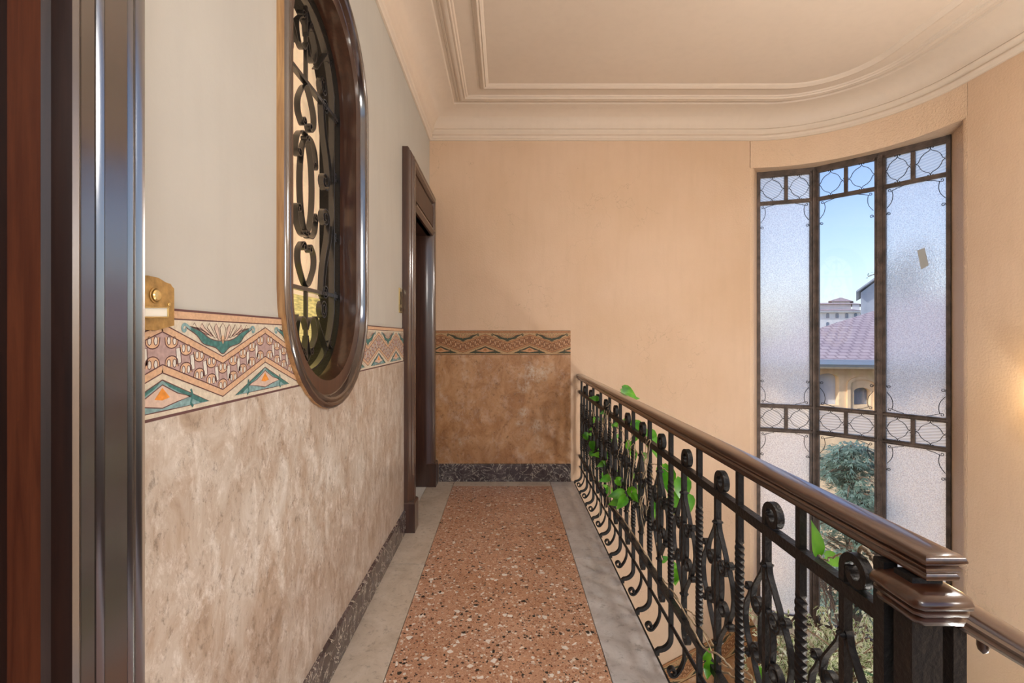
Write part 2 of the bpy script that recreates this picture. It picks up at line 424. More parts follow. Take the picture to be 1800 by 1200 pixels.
# far wall
b = MB(); b.box(XL, CX-.005, YF, YF+.25, ZLOW, ZTOP+.1)
struct(b.build('wall_back', 'plaster_far', smooth=0), 'peach plaster wall at the far end of the gallery', 'wall')
# curved wall round the tall window
GP = [(2.45, 4.60), (2.90, 4.455), (3.24, 4.10), (3.50, 3.744)]      # glazing line
WT, WB = 2.905, -1.33
b = MB()
NS = 28; arc = [(CX+RC*math.cos(PI/2*(1-i/NS)), CY+RC*math.sin(PI/2*(1-i/NS))) for i in range(NS+1)]
arco = [(CX+(RC+.25)*math.cos(PI/2*(1-i/NS)), CY+(RC+.25)*math.sin(PI/2*(1-i/NS))) for i in range(NS+1)]
ia, ib = 1, NS-1
for z0, z1 in ((WT+.03, ZTOP+.1), (ZLOW, WB-.05)):
    rings = []
    for (x, y), (xo, yo) in zip(arc[ia-1:ib+2], arco[ia-1:ib+2]):
        rings.append([(x, y, z0), (xo, yo, z0), (xo, yo, z1), (x, y, z1)])
    b.loft(rings, True, True)
# jambs with rounded edges
def jamb(P):
    rings = []
    for z in (WB-.05, WT+.03): rings.append([(x, y, z) for x, y in P])
    b.loft(rings, True, True)
jamb([(CX-.01, YF), (CX+.018, YF+.003), (CX+.040, YF+.014), (CX+.056, YF+.032), (CX+.070, YF+.06), (2.452, 4.61), (2.452, 4.70), (CX-.01, 4.70)])
jamb([(XR, CY-.002), (XR+.002, CY+.022), (XR+.012, CY+.044), (XR+.03, CY+.062), (XR+.055, CY+.08), (3.505, 3.738), (3.60, 3.74), (3.60, CY-.002)])
struct(b.build('wall_corner', 'plaster_rough', smooth=30), 'curved peach plaster wall around the tall bay window', 'wall')
b = MB(); b.box(XR, XR+.25, YB-.2, CY-.004, ZLOW, ZTOP+.1)
struct(b.build('wall_right', 'plaster_far', smooth=0), 'peach plaster wall right of the tall window', 'wall')
# ceiling
b = MB(); P = plan(-.25); b.loft([[(x, y, ZTOP) for x, y in P], [(x, y, ZTOP+.15) for x, y in P]], True, True)
struct(b.build('ceiling', 'ceiling', smooth=0), 'flat beige ceiling above the gallery and stairwell', 'ceiling')
def sweep_plan(prof, name, label, mat='ceiling', y_lo=None):
    b = MB(); rings = []
    pl = [plan(o) for o, z in prof]
    for i in range(len(pl[0])):
        rings.append([(pl[k][i][0], pl[k][i][1], prof[k][1]) for k in range(len(prof))])
    b.loft(rings, True, True)
    return struct(b.build(name, mat, smooth=40), label, 'moulding')
cove = [(.001, ZTOP-.001), (.001, 3.185), (.014, 3.187), (.020, 3.196), (.030, 3.199), (.036, 3.208), (.036, 3.222), (.028, 3.230), (.024, 3.238), (.030, 3.243), (.046, 3.258), (.052, 3.268), (.052, 3.275), (.046, 3.281)]
for i in range(0, 9):
    a = PI/2*i/8; cove.append((.05+.20*(1-math.cos(a)), 3.282+.125*math.sin(a)))
cove += [(.255, 3.408), (.262, 3.4195), (.20, ZTOP-.001)]
sweep_plan(cove, 'trim_1', 'coved cream plaster cornice running round the top of the walls')
z = ZTOP
sweep_plan([(.285, z), (.290, z-.008), (.296, z-.008), (.300, z-.014), (.308, z-.012), (.316, z-.020), (.335, z-.024), (.352, z-.018), (.358, z-.022), (.366, z-.022), (.372, z-.010), (.382, z-.010), (.388, z-.004), (.39, z)], 'trim_2', 'outer ribbed plaster band on the ceiling')
sweep_plan([(.500, z), (.504, z-.008), (.512, z-.010), (.520, z-.018), (.534, z-.022), (.546, z-.014), (.552, z-.018), (.560, z-.012), (.568, z-.008), (.574, z)], 'trim_3', 'inner ribbed plaster band framing the ceiling field')

# ------------------------------------------------------------------ floor
b = MB()
T0, T1 = -.475, .418
b.box(T0, T1, YB-.2, 4.30, -.22, 0, 0)
def slab(x0, x1, y0, y1, mi):
    g = .003
    b.box(x0+g, x1-g, y0+g, y1-g, -.22, .0005, mi)
ys = [YB-.2, .62, 1.72, 2.825, YF]
for i in range(4): slab(XL-.0, T0, ys[i], ys[i+1], 1)
b.box(XL-.2, XL, D1a, D1b, -.22, -.001, 1); b.box(XL-.2, XL, D2a, D2b, -.22, -.001, 1)
ys = [YB-.2, .74, 1.80, 2.905, YF]
for i in range(4): slab(T1, .64 if i else .80, ys[i], ys[i+1], 2)
slab(T0, T1, 4.30, YF, 1)
b.box(T0-.002, T1+.002, YB-.2, YF, -.215, -.003, 3)
b.box(XL, .64, YB-.2, YF, -.26, -.2201, 3)
struct(b.build('floor', ['terrazzo', 'stone', 'stone_grey', 'joint'], smooth=0), 'speckled salmon terrazzo walkway with stone slab borders', 'floor')
b = MB(); b.loft([[(x, y, ZLOW-.15) for x, y in plan(-.2)], [(x, y, ZLOW) for x, y in plan(-.2)]], True, True)
struct(b.build('floor', ['stone'], smooth=0), 'stone landing floor at the bottom of the stairwell', 'floor')
# nosing strip on slab edge
b = MB(); b.box(.6405, .648, .74, YF, -.20, -.004)
struct(b.build('trim_4', 'iron', smooth=0), 'thin dark metal edging along the open side of the walkway', 'edging')
# stairs going down beside the newel
b = MB()
for i in range(8):
    x0 = .80+i*.28; b.box(x0+.0005, x0+.31, -.35, .70, -.17*(i+1)-.2, -.17*(i+1))
struct(b.build('stairs', 'stone_grey', smooth=0), 'grey stone stair flight going down from the newel post', 'stairs')

# ------------------------------------------------------------------ wainscots, skirtings
FZ0, FZ1 = 1.182, 1.41
def stad_half(z, r): return math.sqrt(max(0, r*r-(z-SZ0)**2))
def notch(z, r):
    h = stad_half(z, r); a0 = math.atan2(z-SZ0, h); a1 = -PI-a0; n = 14
    return [(SY+r*math.cos(a0+(a1-a0)*i/n), SZ0+r*math.sin(a0+(a1-a0)*i/n)) for i in range(n+1)]
jy = 1.93
def wains(y0, y1, name, notched):
    lp = [(y0, .15), (y1, .15), (y1, FZ0)]
    if notched: lp += notch(FZ0, SR-.03)
    lp += [(y0, FZ0)]
    return lp
o = flat_poly('trim_5', [[(.80, .15), (3.28, .15), (3.28, FZ0)]+notch(FZ0, SR-.03)+[(.80, FZ0)]], XL, XL+.012, 'marble_left')
struct(o, 'pale mottled marble wainscot on the left wall', 'wainscot')
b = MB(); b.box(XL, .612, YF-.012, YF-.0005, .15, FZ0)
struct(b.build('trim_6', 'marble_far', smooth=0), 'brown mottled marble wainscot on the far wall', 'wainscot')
def skirting(axis, a0, a1, h=.158):
    prof = [(0, 0), (.024, 0), (.024, h-.012), (.020, h-.004), (.012, h), (0, h)]
    b = MB()
    if axis == 'y': b.loft([[(XL+o_, a, z_+.001) for o_, z_ in prof] for a in (a0, a1)])
    else: b.loft([[(a, YF-o_, z_+.001) for o_, z_ in prof] for a in (a0, a1)])
    return b
struct(skirting('y', .90, 3.27).build('baseboard_left', 'marble_dark', smooth=0), 'dark purple veined marble skirting along left wall', 'skirting')
struct(skirting('x', -.62, .612, .165).build('baseboard_back', 'marble_dark', smooth=0), 'black veined marble skirting along the far wall', 'skirting')

# ------------------------------------------------------------------ frieze (inlaid pattern of many small shapes)
class Pat:
    def __init__(s): s.l = []
    def fill(s, pts, mi, d): s.l.append((pts, mi, d))
    def stroke(s, pts, w, mi, d, loop=False):
        P = [Vector(p[:2]) for p in pts]; n = len(P); L = []; R = []
        for i in range(n):
            a = P[(i-1) % n] if loop or i > 0 else P[i]; c = P[(i+1) % n] if loop or i < n-1 else P[i]
            T = (c-a).normalized() if (c-a).length > 1e-9 else Vector((1, 0)); q = Vector((-T.y, T.x))*w/2
            L.append(P[i]+q); R.append(P[i]-q)
        for i in range(n if loop else n-1):
            j = (i+1) % n; s.l.append(([L[i], L[j], R[j], R[i]], mi, d))
CREAM, PEACH, LINE, TEAL, BLUE, ORANGE, WHITE, PINK, MAUVE = range(9)
def frieze_tile(dense=True):
    P = Pat(); H = .2275; h = .208
    P.fill([(-h, 0), (h, 0), (h, H), (-h, H)], CREAM, 0)
    P.fill([(-h, .206), (h, .206), (h, H), (-h, H)], PEACH, 1)
    P.stroke([(-h, H-.002), (h, H-.002)], .005, LINE, 2); P.stroke([(-h, .206), (h, .206)], .003, LINE, 2)
    P.stroke([(-h, .003), (h, .003)], .006, LINE, 2)
    up = [(-h, .187), (0, .111), (h, .187)]; lo = [(-h, .103), (0, .029), (h, .103)]
    # field between the two chevrons
    P.fill([up[0], up[1], lo[1], lo[0]], MAUVE, 1); P.fill([up[1], up[2], lo[2], lo[1]], MAUVE, 1)
    for sgn in (-1, 1):
        for k in range(5):
            if k == 0 and sgn < 0: continue
            t = k/4.6
            u = sgn*h*t; vu = .111+(.187-.111)*t; vl = .029+(.103-.029)*t; mid = (vu+vl)/2
            # white parallelogram
            if k > 0:
                uu = u-sgn*h*.10
                mm = mid-(.076)*.10
                q = [(uu-.008, mm+.016), (uu+.006, mm+.018), (uu+.009, mm-.015), (uu-.005, mm-.018)]
                P.fill(q, WHITE, 2); P.stroke(q, .0022, LINE, 3, True)
            # bell shape (down) and arch (up), each holding two ovals
            for cy, sg in ((vu-.020, -1), (vl+.022, 1)):
                bell = [(u+.019*math.cos(a), cy+sg*(.013*math.sin(a))) for a in [PI*i/8 for i in range(9)]]
                bell = [(u-.0-.02, cy-sg*.010)]+bell[::-1]+[(u+.02, cy-sg*.010)]
                P.fill(bell, PEACH, 2); P.stroke(bell, .0024, LINE, 3)
                for dx in (-.0085, .0085):
                    ov = [(u+dx+.0052*math.cos(a), cy-sg*.003+.009*math.sin(a)) for a in [2*PI*i/8 for i in range(8)]]
                    P.fill(ov, WHITE, 3); P.stroke(ov, .0018, LINE, 4, True)
    for band in (up, lo):
        P.stroke(band, .0145, PEACH, 4)
        for dv in (-.0085, .0085): P.stroke([(a, c+dv) for a, c in band], .0025, LINE, 5)
    # lotus
    low = cr([(-.138, .190), (-.10, .172), (-.075, .152), (-.03, .142), (0, .126), (.03, .142), (.075, .152), (.10, .172), (.138, .190)], 4)
    top = cr([(.138, .190), (.10, .188), (.05, .164), (0, .158), (-.05, .164), (-.10, .188), (-.138, .190)], 4)
    pts = low+top[1:-1]
    n = len(low)
    for i in range(n-1):
        j = int(round((1-i/(n-1))*(len(top)-1))); j2 = int(round((1-(i+1)/(n-1))*(len(top)-1)))
        P.fill([low[i], low[i+1], top[j2], top[j]], TEAL, 3)
    P.stroke(pts, .0024, LINE, 4, True)
    for k in range(-4, 5):
        bx = k*.0185; tx = k*.027; wv = .008 if k else .012
        pet = [(bx*.8-.004, .158+abs(k)*.004), (tx-wv, .190), (tx, .200 if k else .203), (tx+wv, .190), (bx*.8+.004, .158+abs(k)*.004)]
        P.fill(pet, PINK if k % 2 else CREAM, 4); P.stroke(pet, .0019, LINE, 5, True)
    P.fill([(-.009, .165), (0, .150), (.009, .165), (0, .174)], PEACH, 5)
    for sgn in (-1, 1):
        c = [Vector(p) for p in curl([(sgn*.120, .186), (sgn*.136, .195)], .010, .9, -sgn)]
        P.stroke(c, .007, BLUE, 5)
    # triangle under the lower peak (centred on the tile edge)
    for sgn in (-1, 1):
        e = sgn*h
        tri = [(e, .080), (e-sgn*.155, .016), (e, .016)]
        P.fill(tri, BLUE, 1); P.stroke([(e, .080), (e-sgn*.155, .016), (e, .016)], .0026, LINE, 3)
        P.fill([(e, .080), (e-sgn*.155, .016), (e-sgn*.12, .018), (e-sgn*.02, .064)], TEAL, 2)
        P.fill([(e, .070), (e-sgn*.045, .048), (e-sgn*.09, .036), (e-sgn*.045, .030), (e, .022)], PINK, 2)
        P.stroke([(e, .070), (e-sgn*.045, .048), (e-sgn*.09, .036), (e-sgn*.045, .030), (e, .022)], .0022, LINE, 4)
        P.fill([(e, .064), (e-sgn*.022, .042), (e, .038)], ORANGE, 3)
        P.stroke(cr([(e-sgn*.088, .052), (e-sgn*.094, .036), (e-sgn*.088, .022), (e-sgn*.096, .012)], 3), .006, TEAL, 4)
    return P.l
TILE = frieze_tile()
def frieze(name, origin, du, dv, nrm, u0, u1, phase, mats, clips=(), label='', eps=.00018):
    """lays tiles from u0 to u1 along du; clip planes are (point, normal-out)"""
    origin, du, dv, nrm = map(Vector, (origin, du, dv, nrm))
    k0 = math.floor((u0-phase)/.416)-1; k1 = math.ceil((u1-phase)/.416)+1
    vs = []; fs = []; ms = []
    for k in range(k0, k1+1):
        uc = phase+k*.416
        if uc+.21 < u0 or uc-.21 > u1: continue
        for pts, mi, d in TILE:
            o_ = len(vs)
            for p in pts: vs.append(tuple(origin+du*(uc+p[0])+dv*p[1]+nrm*(.004+d*eps)))
            fs.append(list(range(o_, o_+len(pts)))); ms.append(mi)
    me = bpy.data.meshes.new(name); me.from_pydata(vs, [], fs); me.polygons.foreach_set('material_index', ms)
    bm = bmesh.new(); bm.from_mesh(me)
    cl = [(origin+du*u0, -du), (origin+du*u1, du)]+[(Vector(a), Vector(c)) for a, c in clips]
    for co, no in cl:
        bmesh.ops.bisect_plane(bm, geom=bm.verts[:]+bm.edges[:]+bm.faces[:], plane_co=co, plane_no=no, clear_outer=True)
    # backing slab
    bm.normal_update()
    for f in bm.faces:
        if f.normal.dot(nrm) < 0: f.normal_flip()
    base = [f for f in bm.faces if f.material_index == CREAM and f.calc_area() > .003]
    r = bmesh.ops.extrude_face_region(bm, geom=base, use_keep_orig=True)
    bmesh.ops.translate(bm, vec=-nrm*.0038, verts=[g for g in r['geom'] if isinstance(g, bmesh.types.BMVert)])
    bm.to_mesh(me); bm.free()
    for m in mats: me.materials.append(M[m])
    o = bpy.data.objects.new(name, me); COL.objects.link(o)
    return struct(o, label, 'frieze')
FM = ['fr_cream', 'fr_peach', 'fr_line', 'fr_teal', 'fr_blue', 'fr_orange', 'fr_white', 'fr_pink', 'fr_mauve']
F_FAR = ['ff_cream', 'ff_peach', 'ff_line', 'ff_teal', 'ff_teal', 'ff_orange', 'ff_white', 'ff_pink', 'ff_mauve']
def yz_clip(p0, p1, side):
    d = Vector((0, p1[0]-p0[0], p1[1]-p0[1])); n = Vector((0, -d.z, d.y)).normalized()*side
    return ((0, p0[0], p0[1]), n)
frieze('trim_7', (XL+.004, 0, FZ0), (0, 1, 0), (0, 0, 1), (1, 0, 0), .80, SY-.2, 1.18, FM,
       [yz_clip((SY-.268, FZ0), (SY-.425, FZ1), -1)], 'inlaid lotus and chevron frieze on left wall before the oval window')
frieze('trim_8', (XL+.004, 0, FZ0), (0, 1, 0), (0, 0, 1), (1, 0, 0), SY+.2, 3.28, 1.18, FM,
       [yz_clip((SY+.268, FZ0), (SY+.425, FZ1), 1)], 'inlaid lotus and chevron frieze between the oval window and far door')
frieze('trim_9', (0, YF-.004, FZ0), (1, 0, 0), (0, 0, 1), (0, -1, 0), XL+.002, .612, -.395, F_FAR, (), 'browner toned lotus and chevron frieze on the far wall')
# slanted frieze + wainscot following the stairs below
sl = math.atan2(.35, .665); du = (math.cos(sl), 0, math.sin(sl)); dv = (-math.sin(sl), 0, math.cos(sl))
o0 = Vector((1.505, YF-.004, -1.705))-Vector(dv)*.2275
frieze('trim_10', o0, du, dv, (0, -1, 0), -.75, .90, .1, F_FAR, (), 'slanted brown chevron frieze above the lower stairs')
b = MB()
pa = o0+Vector(du)*-.75; pb = o0+Vector(du)*.90
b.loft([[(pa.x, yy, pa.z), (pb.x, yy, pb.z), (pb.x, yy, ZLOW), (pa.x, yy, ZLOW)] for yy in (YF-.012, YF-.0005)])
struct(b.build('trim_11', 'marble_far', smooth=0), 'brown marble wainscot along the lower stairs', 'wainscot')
# curved wainscot and sill under tall window
b = MB(); rings = []
for (x, y) in arc:
    d = Vector((x-CX, y-CY)).normalized()
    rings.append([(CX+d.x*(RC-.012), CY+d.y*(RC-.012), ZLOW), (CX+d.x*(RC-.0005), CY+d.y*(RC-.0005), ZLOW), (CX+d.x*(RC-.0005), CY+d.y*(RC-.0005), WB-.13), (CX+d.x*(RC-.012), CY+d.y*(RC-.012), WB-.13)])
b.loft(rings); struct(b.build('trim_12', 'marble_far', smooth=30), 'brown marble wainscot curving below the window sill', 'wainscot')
b = MB(); rings = []
for i, (x, y) in enumerate(arc):
    d = Vector((x-CX, y-CY)).normalized()
    q = lambda r, z: (CX+d.x*r, CY+d.y*r, z)
    rings.append([q(RC-.04, WB-.125), q(RC-.001, WB-.125), q(RC-.001, WB-.048), q(RC+.155, WB-.048), q(RC+.155, WB-.02), q(RC-.04, WB-.055)])
b.loft(rings[1:-1]); struct(b.build('trim_13', 'fr_cream', smooth=30), 'beige window sill under the tall bay window', 'window sill')

# ------------------------------------------------------------------ oblong window with grille (left wall)
w2 = struct(empty('window_2', (XL, SY, SZ0-SR)), 'tall oval mahogany framed window with wrought iron scroll grille', 'window')
def stad_loft(prof, name, mats, mis=None, smooth=30):
    b = MB(); rings = []
    n = len(stad(.4))
    for i in range(n):
        rings.append([(x, *stad(SR-o_)[i]) for o_, x in prof])
    b.loft(rings, True, False, loop=True, mis=mis)
    return b.build(name, mats, smooth=smooth)
fr = stad_loft([(0.06, XL-.01), (0, XL-.003), (0, XL+.024), (.004, XL+.030), (.012, XL+.034), (.020, XL+.033), (.024, XL+.028), (.028, XL+.030), (.036, XL+.031), (.044, XL+.026), (.048, XL+.016), (.050, XL+.006), (.06, XL+.0)], 'frame', ['wood_dark', 'wood_raw'], [0, 1]+[0]*11)
rv = stad_loft([(.05, XL+.004), (.052, -.765), (.060, -.768), (.062, -.775), (.070, -.777), (.075, -.772), (.082, -.776), (.085, -.785), (.11, -.785), (.11, XL+.003)], 'reveal', 'wood_door')
ln = stad_loft([(.085, -.784), (.085, -.93), (.11, -.93), (.11, -.784)], 'lining', 'iron')
tag(ln, 'black inner lining')
# glowing amber strip for the gold light on the lower lining; panes
zc = 1.53
b = MB(); rings = []
st = stad(SR-.0875)
low = [p for p in st[:21]]
for (y, z) in [(low[0][0], zc)]+low+[(low[-1][0], zc)]:
    k = Vector((y-SY, z-SZ0)); k = k.normalized() if k.length > 0 else k
    rings.append([(-.786, y, z), (-.875, y, z), (-.875, y-k.x*.003, z-k.y*.003), (-.786, y-k.x*.003, z-k.y*.003)])
b.loft(rings); am = b.build('lining_glow', 'amber', smooth=30)
st = stad(SR-.087)
lower = st[:21]
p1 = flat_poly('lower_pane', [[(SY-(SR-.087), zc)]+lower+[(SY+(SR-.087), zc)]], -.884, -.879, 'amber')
tag(p1, 'amber hammered glass')
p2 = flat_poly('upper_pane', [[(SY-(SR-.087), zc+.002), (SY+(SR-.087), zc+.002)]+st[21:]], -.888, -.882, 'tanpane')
grp = [fr, rv, ln, am, p1, p2]
# grille
GX, GC, GZ = -.80, 1.905, 1.955
def g3(p): return (GX, GC+p[0], GZ+p[1])
gr = MB()
def strap(pts, w=.026, t=.0055): gr.ribbon([g3(p) for p in pts], (1, 0, 0), w, t)
ring = []
for i in range(25):
    a = PI+PI*i/24; ring.append((.285*math.cos(a), -.455+.285*math.sin(a)))
for i in range(25):
    a = PI*i/24; ring.append((.285*math.cos(a), .455+.285*math.sin(a)))
gr.ribbon([g3(p) for p in ring], (1, 0, 0), .026, .008, loop=True)
gobj = gr.build('grille', 'iron_grey', smooth=40)
# sub-part makers
def gpart(name, paths, w=.024, t=.0045, extra=None):
    global gr
    gr = MB()
    for p in paths: strap(p, w, t)
    if extra: extra(gr)
    return gr.build(name, 'iron_grey', smooth=40)
gsub = []
el = [(.058*math.cos(2*PI*i/32), .185*math.sin(2*PI*i/32)) for i in range(33)]
gsub.append(gpart('oval', [el]))
for sz in (-1, 1):
    lyre = cr([(-.045, .235), (-.075, .27), (-.068, .33), (0, .402), (.068, .33), (.075, .27), (.045, .235)], 8)
    lyre = curl0(curl(lyre, .02, 1.1, -1 if True else 1), .02, 1.1, 1)
    gsub.append(gpart('lyre_scroll', [mirror2(lyre, 1, sz)]))
    gsub.append(gpart('centre_bar', [[(0, sz*.402), (0, sz*.72)]], .014, .012))
    gsub.append(gpart('cross_bar', [[(-.345, sz*.415), (.345, sz*.415)]], .020, .016))
    for sx in (-1, 1):
        s1 = cr([(.012, .205), (.05, .20), (.085, .165), (.098, .115)], 7)
        s1 = curl(s1, .022, 1.2, -1); s1 = curl0(s1, .016, 1.0, 1)
        gsub.append(gpart('small_scroll', [mirror2(s1, sx, sz)]))
        s2 = cr([(.150, .40), (.165, .30), (.212, .18), (.232, .09)], 8)
        s2 = curl(s2, .044, 1.9, -1, k=.8); s2 = curl0(s2, .034, 1.8, -1, k=.8)
        s2b = cr([(.170, .40), (.20, .28), (.250, .17), (.262, .10)], 8)
        gsub.append(gpart('long_scroll', [mirror2(s2, sx, sz), mirror2(s2b, sx, sz)]))
        cc = [(.165+.030*math.cos(2*PI*i/20), .485+.036*math.sin(2*PI*i/20)) for i in range(21)]
        ci = [(.165+.016*math.cos(2*PI*i/16), .485+.020*math.sin(2*PI*i/16)) for i in range(17)]
        heart = cr([(.0, .70), (.045, .655), (.088, .60), (.070, .535), (.03, .53), (0, .575)], 8)
        dg = [(.09, .52), (.215, .665)]
        bt = curl(cr([(.0, .60), (.012, .645), (.022, .668)], 5), .018, 1.3, -1)
        gsub.append(gpart('heart_scroll', [mirror2(p, sx, sz) for p in (cc, ci, heart, dg, bt)]))
    # outer wavy strap and clips
for sx in (-1, 1):
    wv = [(sx*(.300+.012*math.cos(2*PI*t/14)), -.42+.84*t/42) for t in range(43)]
    gsub.append(gpart('wavy_strap', [wv], .012, .004))
    for t in (-.415, -.14, .14, .415, .62, -.62):
        k = 1 if abs(t) < .5 else .78
        c1 = curl([(sx*.30*k, t), (sx*.315*k, t+.016)], .010, 1.1, -sx)
        c2 = curl([(sx*.30*k, t), (sx*.315*k, t-.016)], .010, 1.1, sx)
        gsub.append(gpart('clip', [c1, c2, [(sx*.28*k, t), (sx*.352*k, t*(1 if k == 1 else 1.06))]], .014, .006))
adopt(w2, grp+[gobj])
for g in gsub: g.parent = gobj
# ------------------------------------------------------------------ door casings
def casing(prof, y0, y1, zt, name, mats, mis=None):
    b = MB(); rings = []
    for (yy, zz, sy, sz) in ((y0, 0.0, 1, 0), (y0, zt, 1, -1), (y1, zt, -1, -1), (y1, 0.0, -1, 0)):
        rings.append([(x, yy+sy*o_, zz+sz*o_+(.001 if sz == 0 else 0)) for o_, x in prof])
    b.loft(rings, True, True, mis=mis)
    return b.build(name, mats, smooth=35)
d1 = struct(empty('door_1', (XL, 3.84, 0)), 'dark brown wooden door with moulded surround at the far left', 'door')
pr = [(0, XL+.001), (0, -.672), (.008, -.664), (.016, -.668), (.022, -.655), (.034, -.648), (.038, -.655), (.044, -.645), (.052, -.636), (.064, -.636), (.068, -.646), (.074, -.634), (.098, -.634), (.104, -.642), (.110, -.640), (.124, -.668), (.127, -.735), (.127, XL-.21), (.11, XL-.21), (.11, XL+.001)]
c1 = casing(pr, 3.273, 4.398, 2.665, 'casing', 'wood_door')
pl = []
for y0, y1 in ((3.268, 3.405), (4.268, 4.405)):
    b = MB(); b.loft([[(XL+.001, y0, z), (-.622, y0, z), (-.622, y1, z), (XL+.001, y1, z)] for z in (.001, .20)]+[[(XL+.001, y0+.008, .212), (-.630, y0+.008, .212), (-.630, y1-.008, .212), (XL+.001, y1-.008, .212)]])
    pl.append(b.build('plinth_block', 'wood_door', smooth=0))
b = MB(); b.box(-.735, -.668, 3.399, 4.272, 2.26, 2.545); b.box(XL-.21, -.7351, 3.386, 4.284, 2.26, 2.289)
hp = b.build('header_panel', 'wood_door', smooth=0)
b = MB()
for i in range(34):
    y = 3.415+i*.0255; b.box(-.6675, -.645, y, y+.012, 2.335, 2.515)
fl = b.build('fluting', 'wood_door', smooth=0)
b = MB(); b.loft([[(x, y, z) for x, z in [(-.7, 2.26), (-.650, 2.26), (-.640, 2.268), (-.648, 2.276), (-.634, 2.29), (-.634, 2.305), (-.648, 2.315), (-.655, 2.328), (-.7, 2.328)]] for y in (3.399, 4.272)])
lm = b.build('lower_moulding', 'wood_door', smooth=35)
b = MB(); b.box(-.90, -.86, 3.38, 4.29, .004, 2.29)
lf = b.build('door_leaf', 'wood_dark', smooth=0)
b = MB()
for (za, zb) in ((.18, .95), (1.05, 2.15)):
    b.loft([[(-.8595, 3.52+o_, za+o_), (-.8595, 4.15-o_, za+o_), (-.8595, 4.15-o_, zb-o_), (-.8595, 3.52+o_, zb-o_)] if False else [(x_, 3.52+o_, za+o_), (x_, 4.15-o_, za+o_), (x_, 4.15-o_, zb-o_), (x_, 3.52+o_, zb-o_)] for o_, x_ in ((0, -.8595), (.01, -.848), (.03, -.848), (.04, -.857))])
pn = b.build('panel', 'wood_dark', smooth=0)
adopt(d1, [c1, hp, lm, lf]+pl); fl.parent = hp; pn.parent = lf
# near door casing
d2 = struct(empty('door_2', (XL, .25, 0)), 'dark mahogany door surround filling the left edge of the photo', 'door')
pr2 = [(0, XL+.001), (0, -.680), (.006, -.672), (.014, -.678), (.018, -.690), (.024, -.680), (.034, -.672), (.042, -.680), (.046, -.690), (.050, -.6700), (.092, -.6740), (.095, -.682), (.099, -.669), (.104, -.665), (.109, -.670), (.113, -.682), (.116, -.6710), (.138, -.6731), (.141, -.682), (.146, -.667), (.153, -.663), (.159, -.668), (.162, -.680), (.162, -.698), (.170, -.706), (.170, -.757), (.160, -.762), (.160, XL-.21), (.13, XL-.21), (.13, XL+.001)]
mis2 = [1 if pr2[i] == (.170, -.706) else 2 if i >= pr2.index((.162, -.680)) or pr2[i] == (.159, -.668) else 0 for i in range(len(pr2))]
c2 = casing(pr2, -.40, .892, 2.76, 'casing', ['wood_casing', 'wood_red', 'wood_jamb'], mis2)
b = MB(); b.box(-.92, -.87, -.25, .735, .004, 2.62); l2 = b.build('door_leaf', 'wood_red', smooth=0)
adopt(d2, [c2, l2])
# ------------------------------------------------------------------ brass bell plates
bp = tag(empty('doorbell_plate', (XL+.008, .98, 1.36)), 'aged brass doorbell plate with round button and white name card', 'doorbell')
pts = [(.90, 1.345), (.93, 1.362), (.955, 1.358), (.985, 1.366), (1.0, 1.378), (1.020, 1.382), (1.020, 1.455), (1.012, 1.456), (1.011, 1.462), (.996, 1.464), (.975, 1.474), (.95, 1.478), (.90, 1.478)]
PO = .016
def platepx(l):   # picture coordinates on the wall plane -> y, z
    out = []
    for x, y in l:
        d = -(XL+.018)*F/(888-x); out.append((d, 1.35-(y-592)*d/F))
    return out
pts = platepx([(240, 575), (262, 580), (280, 580), (296, 575), (308, 572), (308, 507), (304, 503), (302, 499), (293, 496), (280, 488), (262, 484), (240, 484)])
pa = flat_poly('plate', [pts], XL+.0005, XL+.016, 'brass')
(yb, zb), = platepx([(274, 519)])
b = MB(); b.lathe([(.0155, XL+0.0160), (.0155, XL+0.0180), (.013, XL+0.0185), (.0125, XL+0.0170)], (0, yb, zb), 20, 'x')
b2 = MB(); b2.lathe([(.0115, XL+0.0160), (.0115, XL+0.0210), (.009, XL+0.0230), (.001, XL+0.0235)], (0, yb, zb), 20, 'x')
pbz = b.build('button_ring', 'brass'); pbt = b2.build('button', 'brass_bright')
q = platepx([(240, 540), (295, 540), (295, 557), (240, 557)])
cd = flat_poly('name_card', [q], XL+.0162, XL+.0172, 'card')
b = MB()
for a_, c_ in ((q[0], q[1]), (q[1], q[2]), (q[2], q[3])):
    b.ribbon([(XL+.018, *a_), (XL+.018, *c_)], (1, 0, 0), .004, .002)
cf = b.build('card_frame', 'brass_bright', smooth=0)
(ys_, zs_), = platepx([(298.5, 535.5)])
b = MB(); b.lathe([(.0045, XL+0.0160), (.0045, XL+0.0180), (.002, XL+0.0190)], (0, ys_, zs_), 12, 'x'); sc = b.build('screw', 'brass_bright')
adopt(bp, [pa, pbz, pbt, cd, cf, sc])
bq = tag(empty('doorbell_plate', (XL, 3.21, 1.52)), 'small narrow brass bell plate beside the far door surround', 'doorbell')
b = MB(); b.box(XL+.0005, XL+.006, 3.165, 3.25, 1.512, 1.678); k1 = b.build('plate', 'brass_bright', smooth=0)
b = MB(); b.box(XL+.006, XL+.0075, 3.195, 3.22, 1.57, 1.655); k2 = b.build('card_slot', 'soil', smooth=0)
b = MB(); b.lathe([(.011, XL+.006), (.011, XL+.009), (.006, XL+.011)], (0, 3.207, 1.538), 16, 'x'); k3 = b.build('button', 'soil')
adopt(bq, [k1, k2, k3])

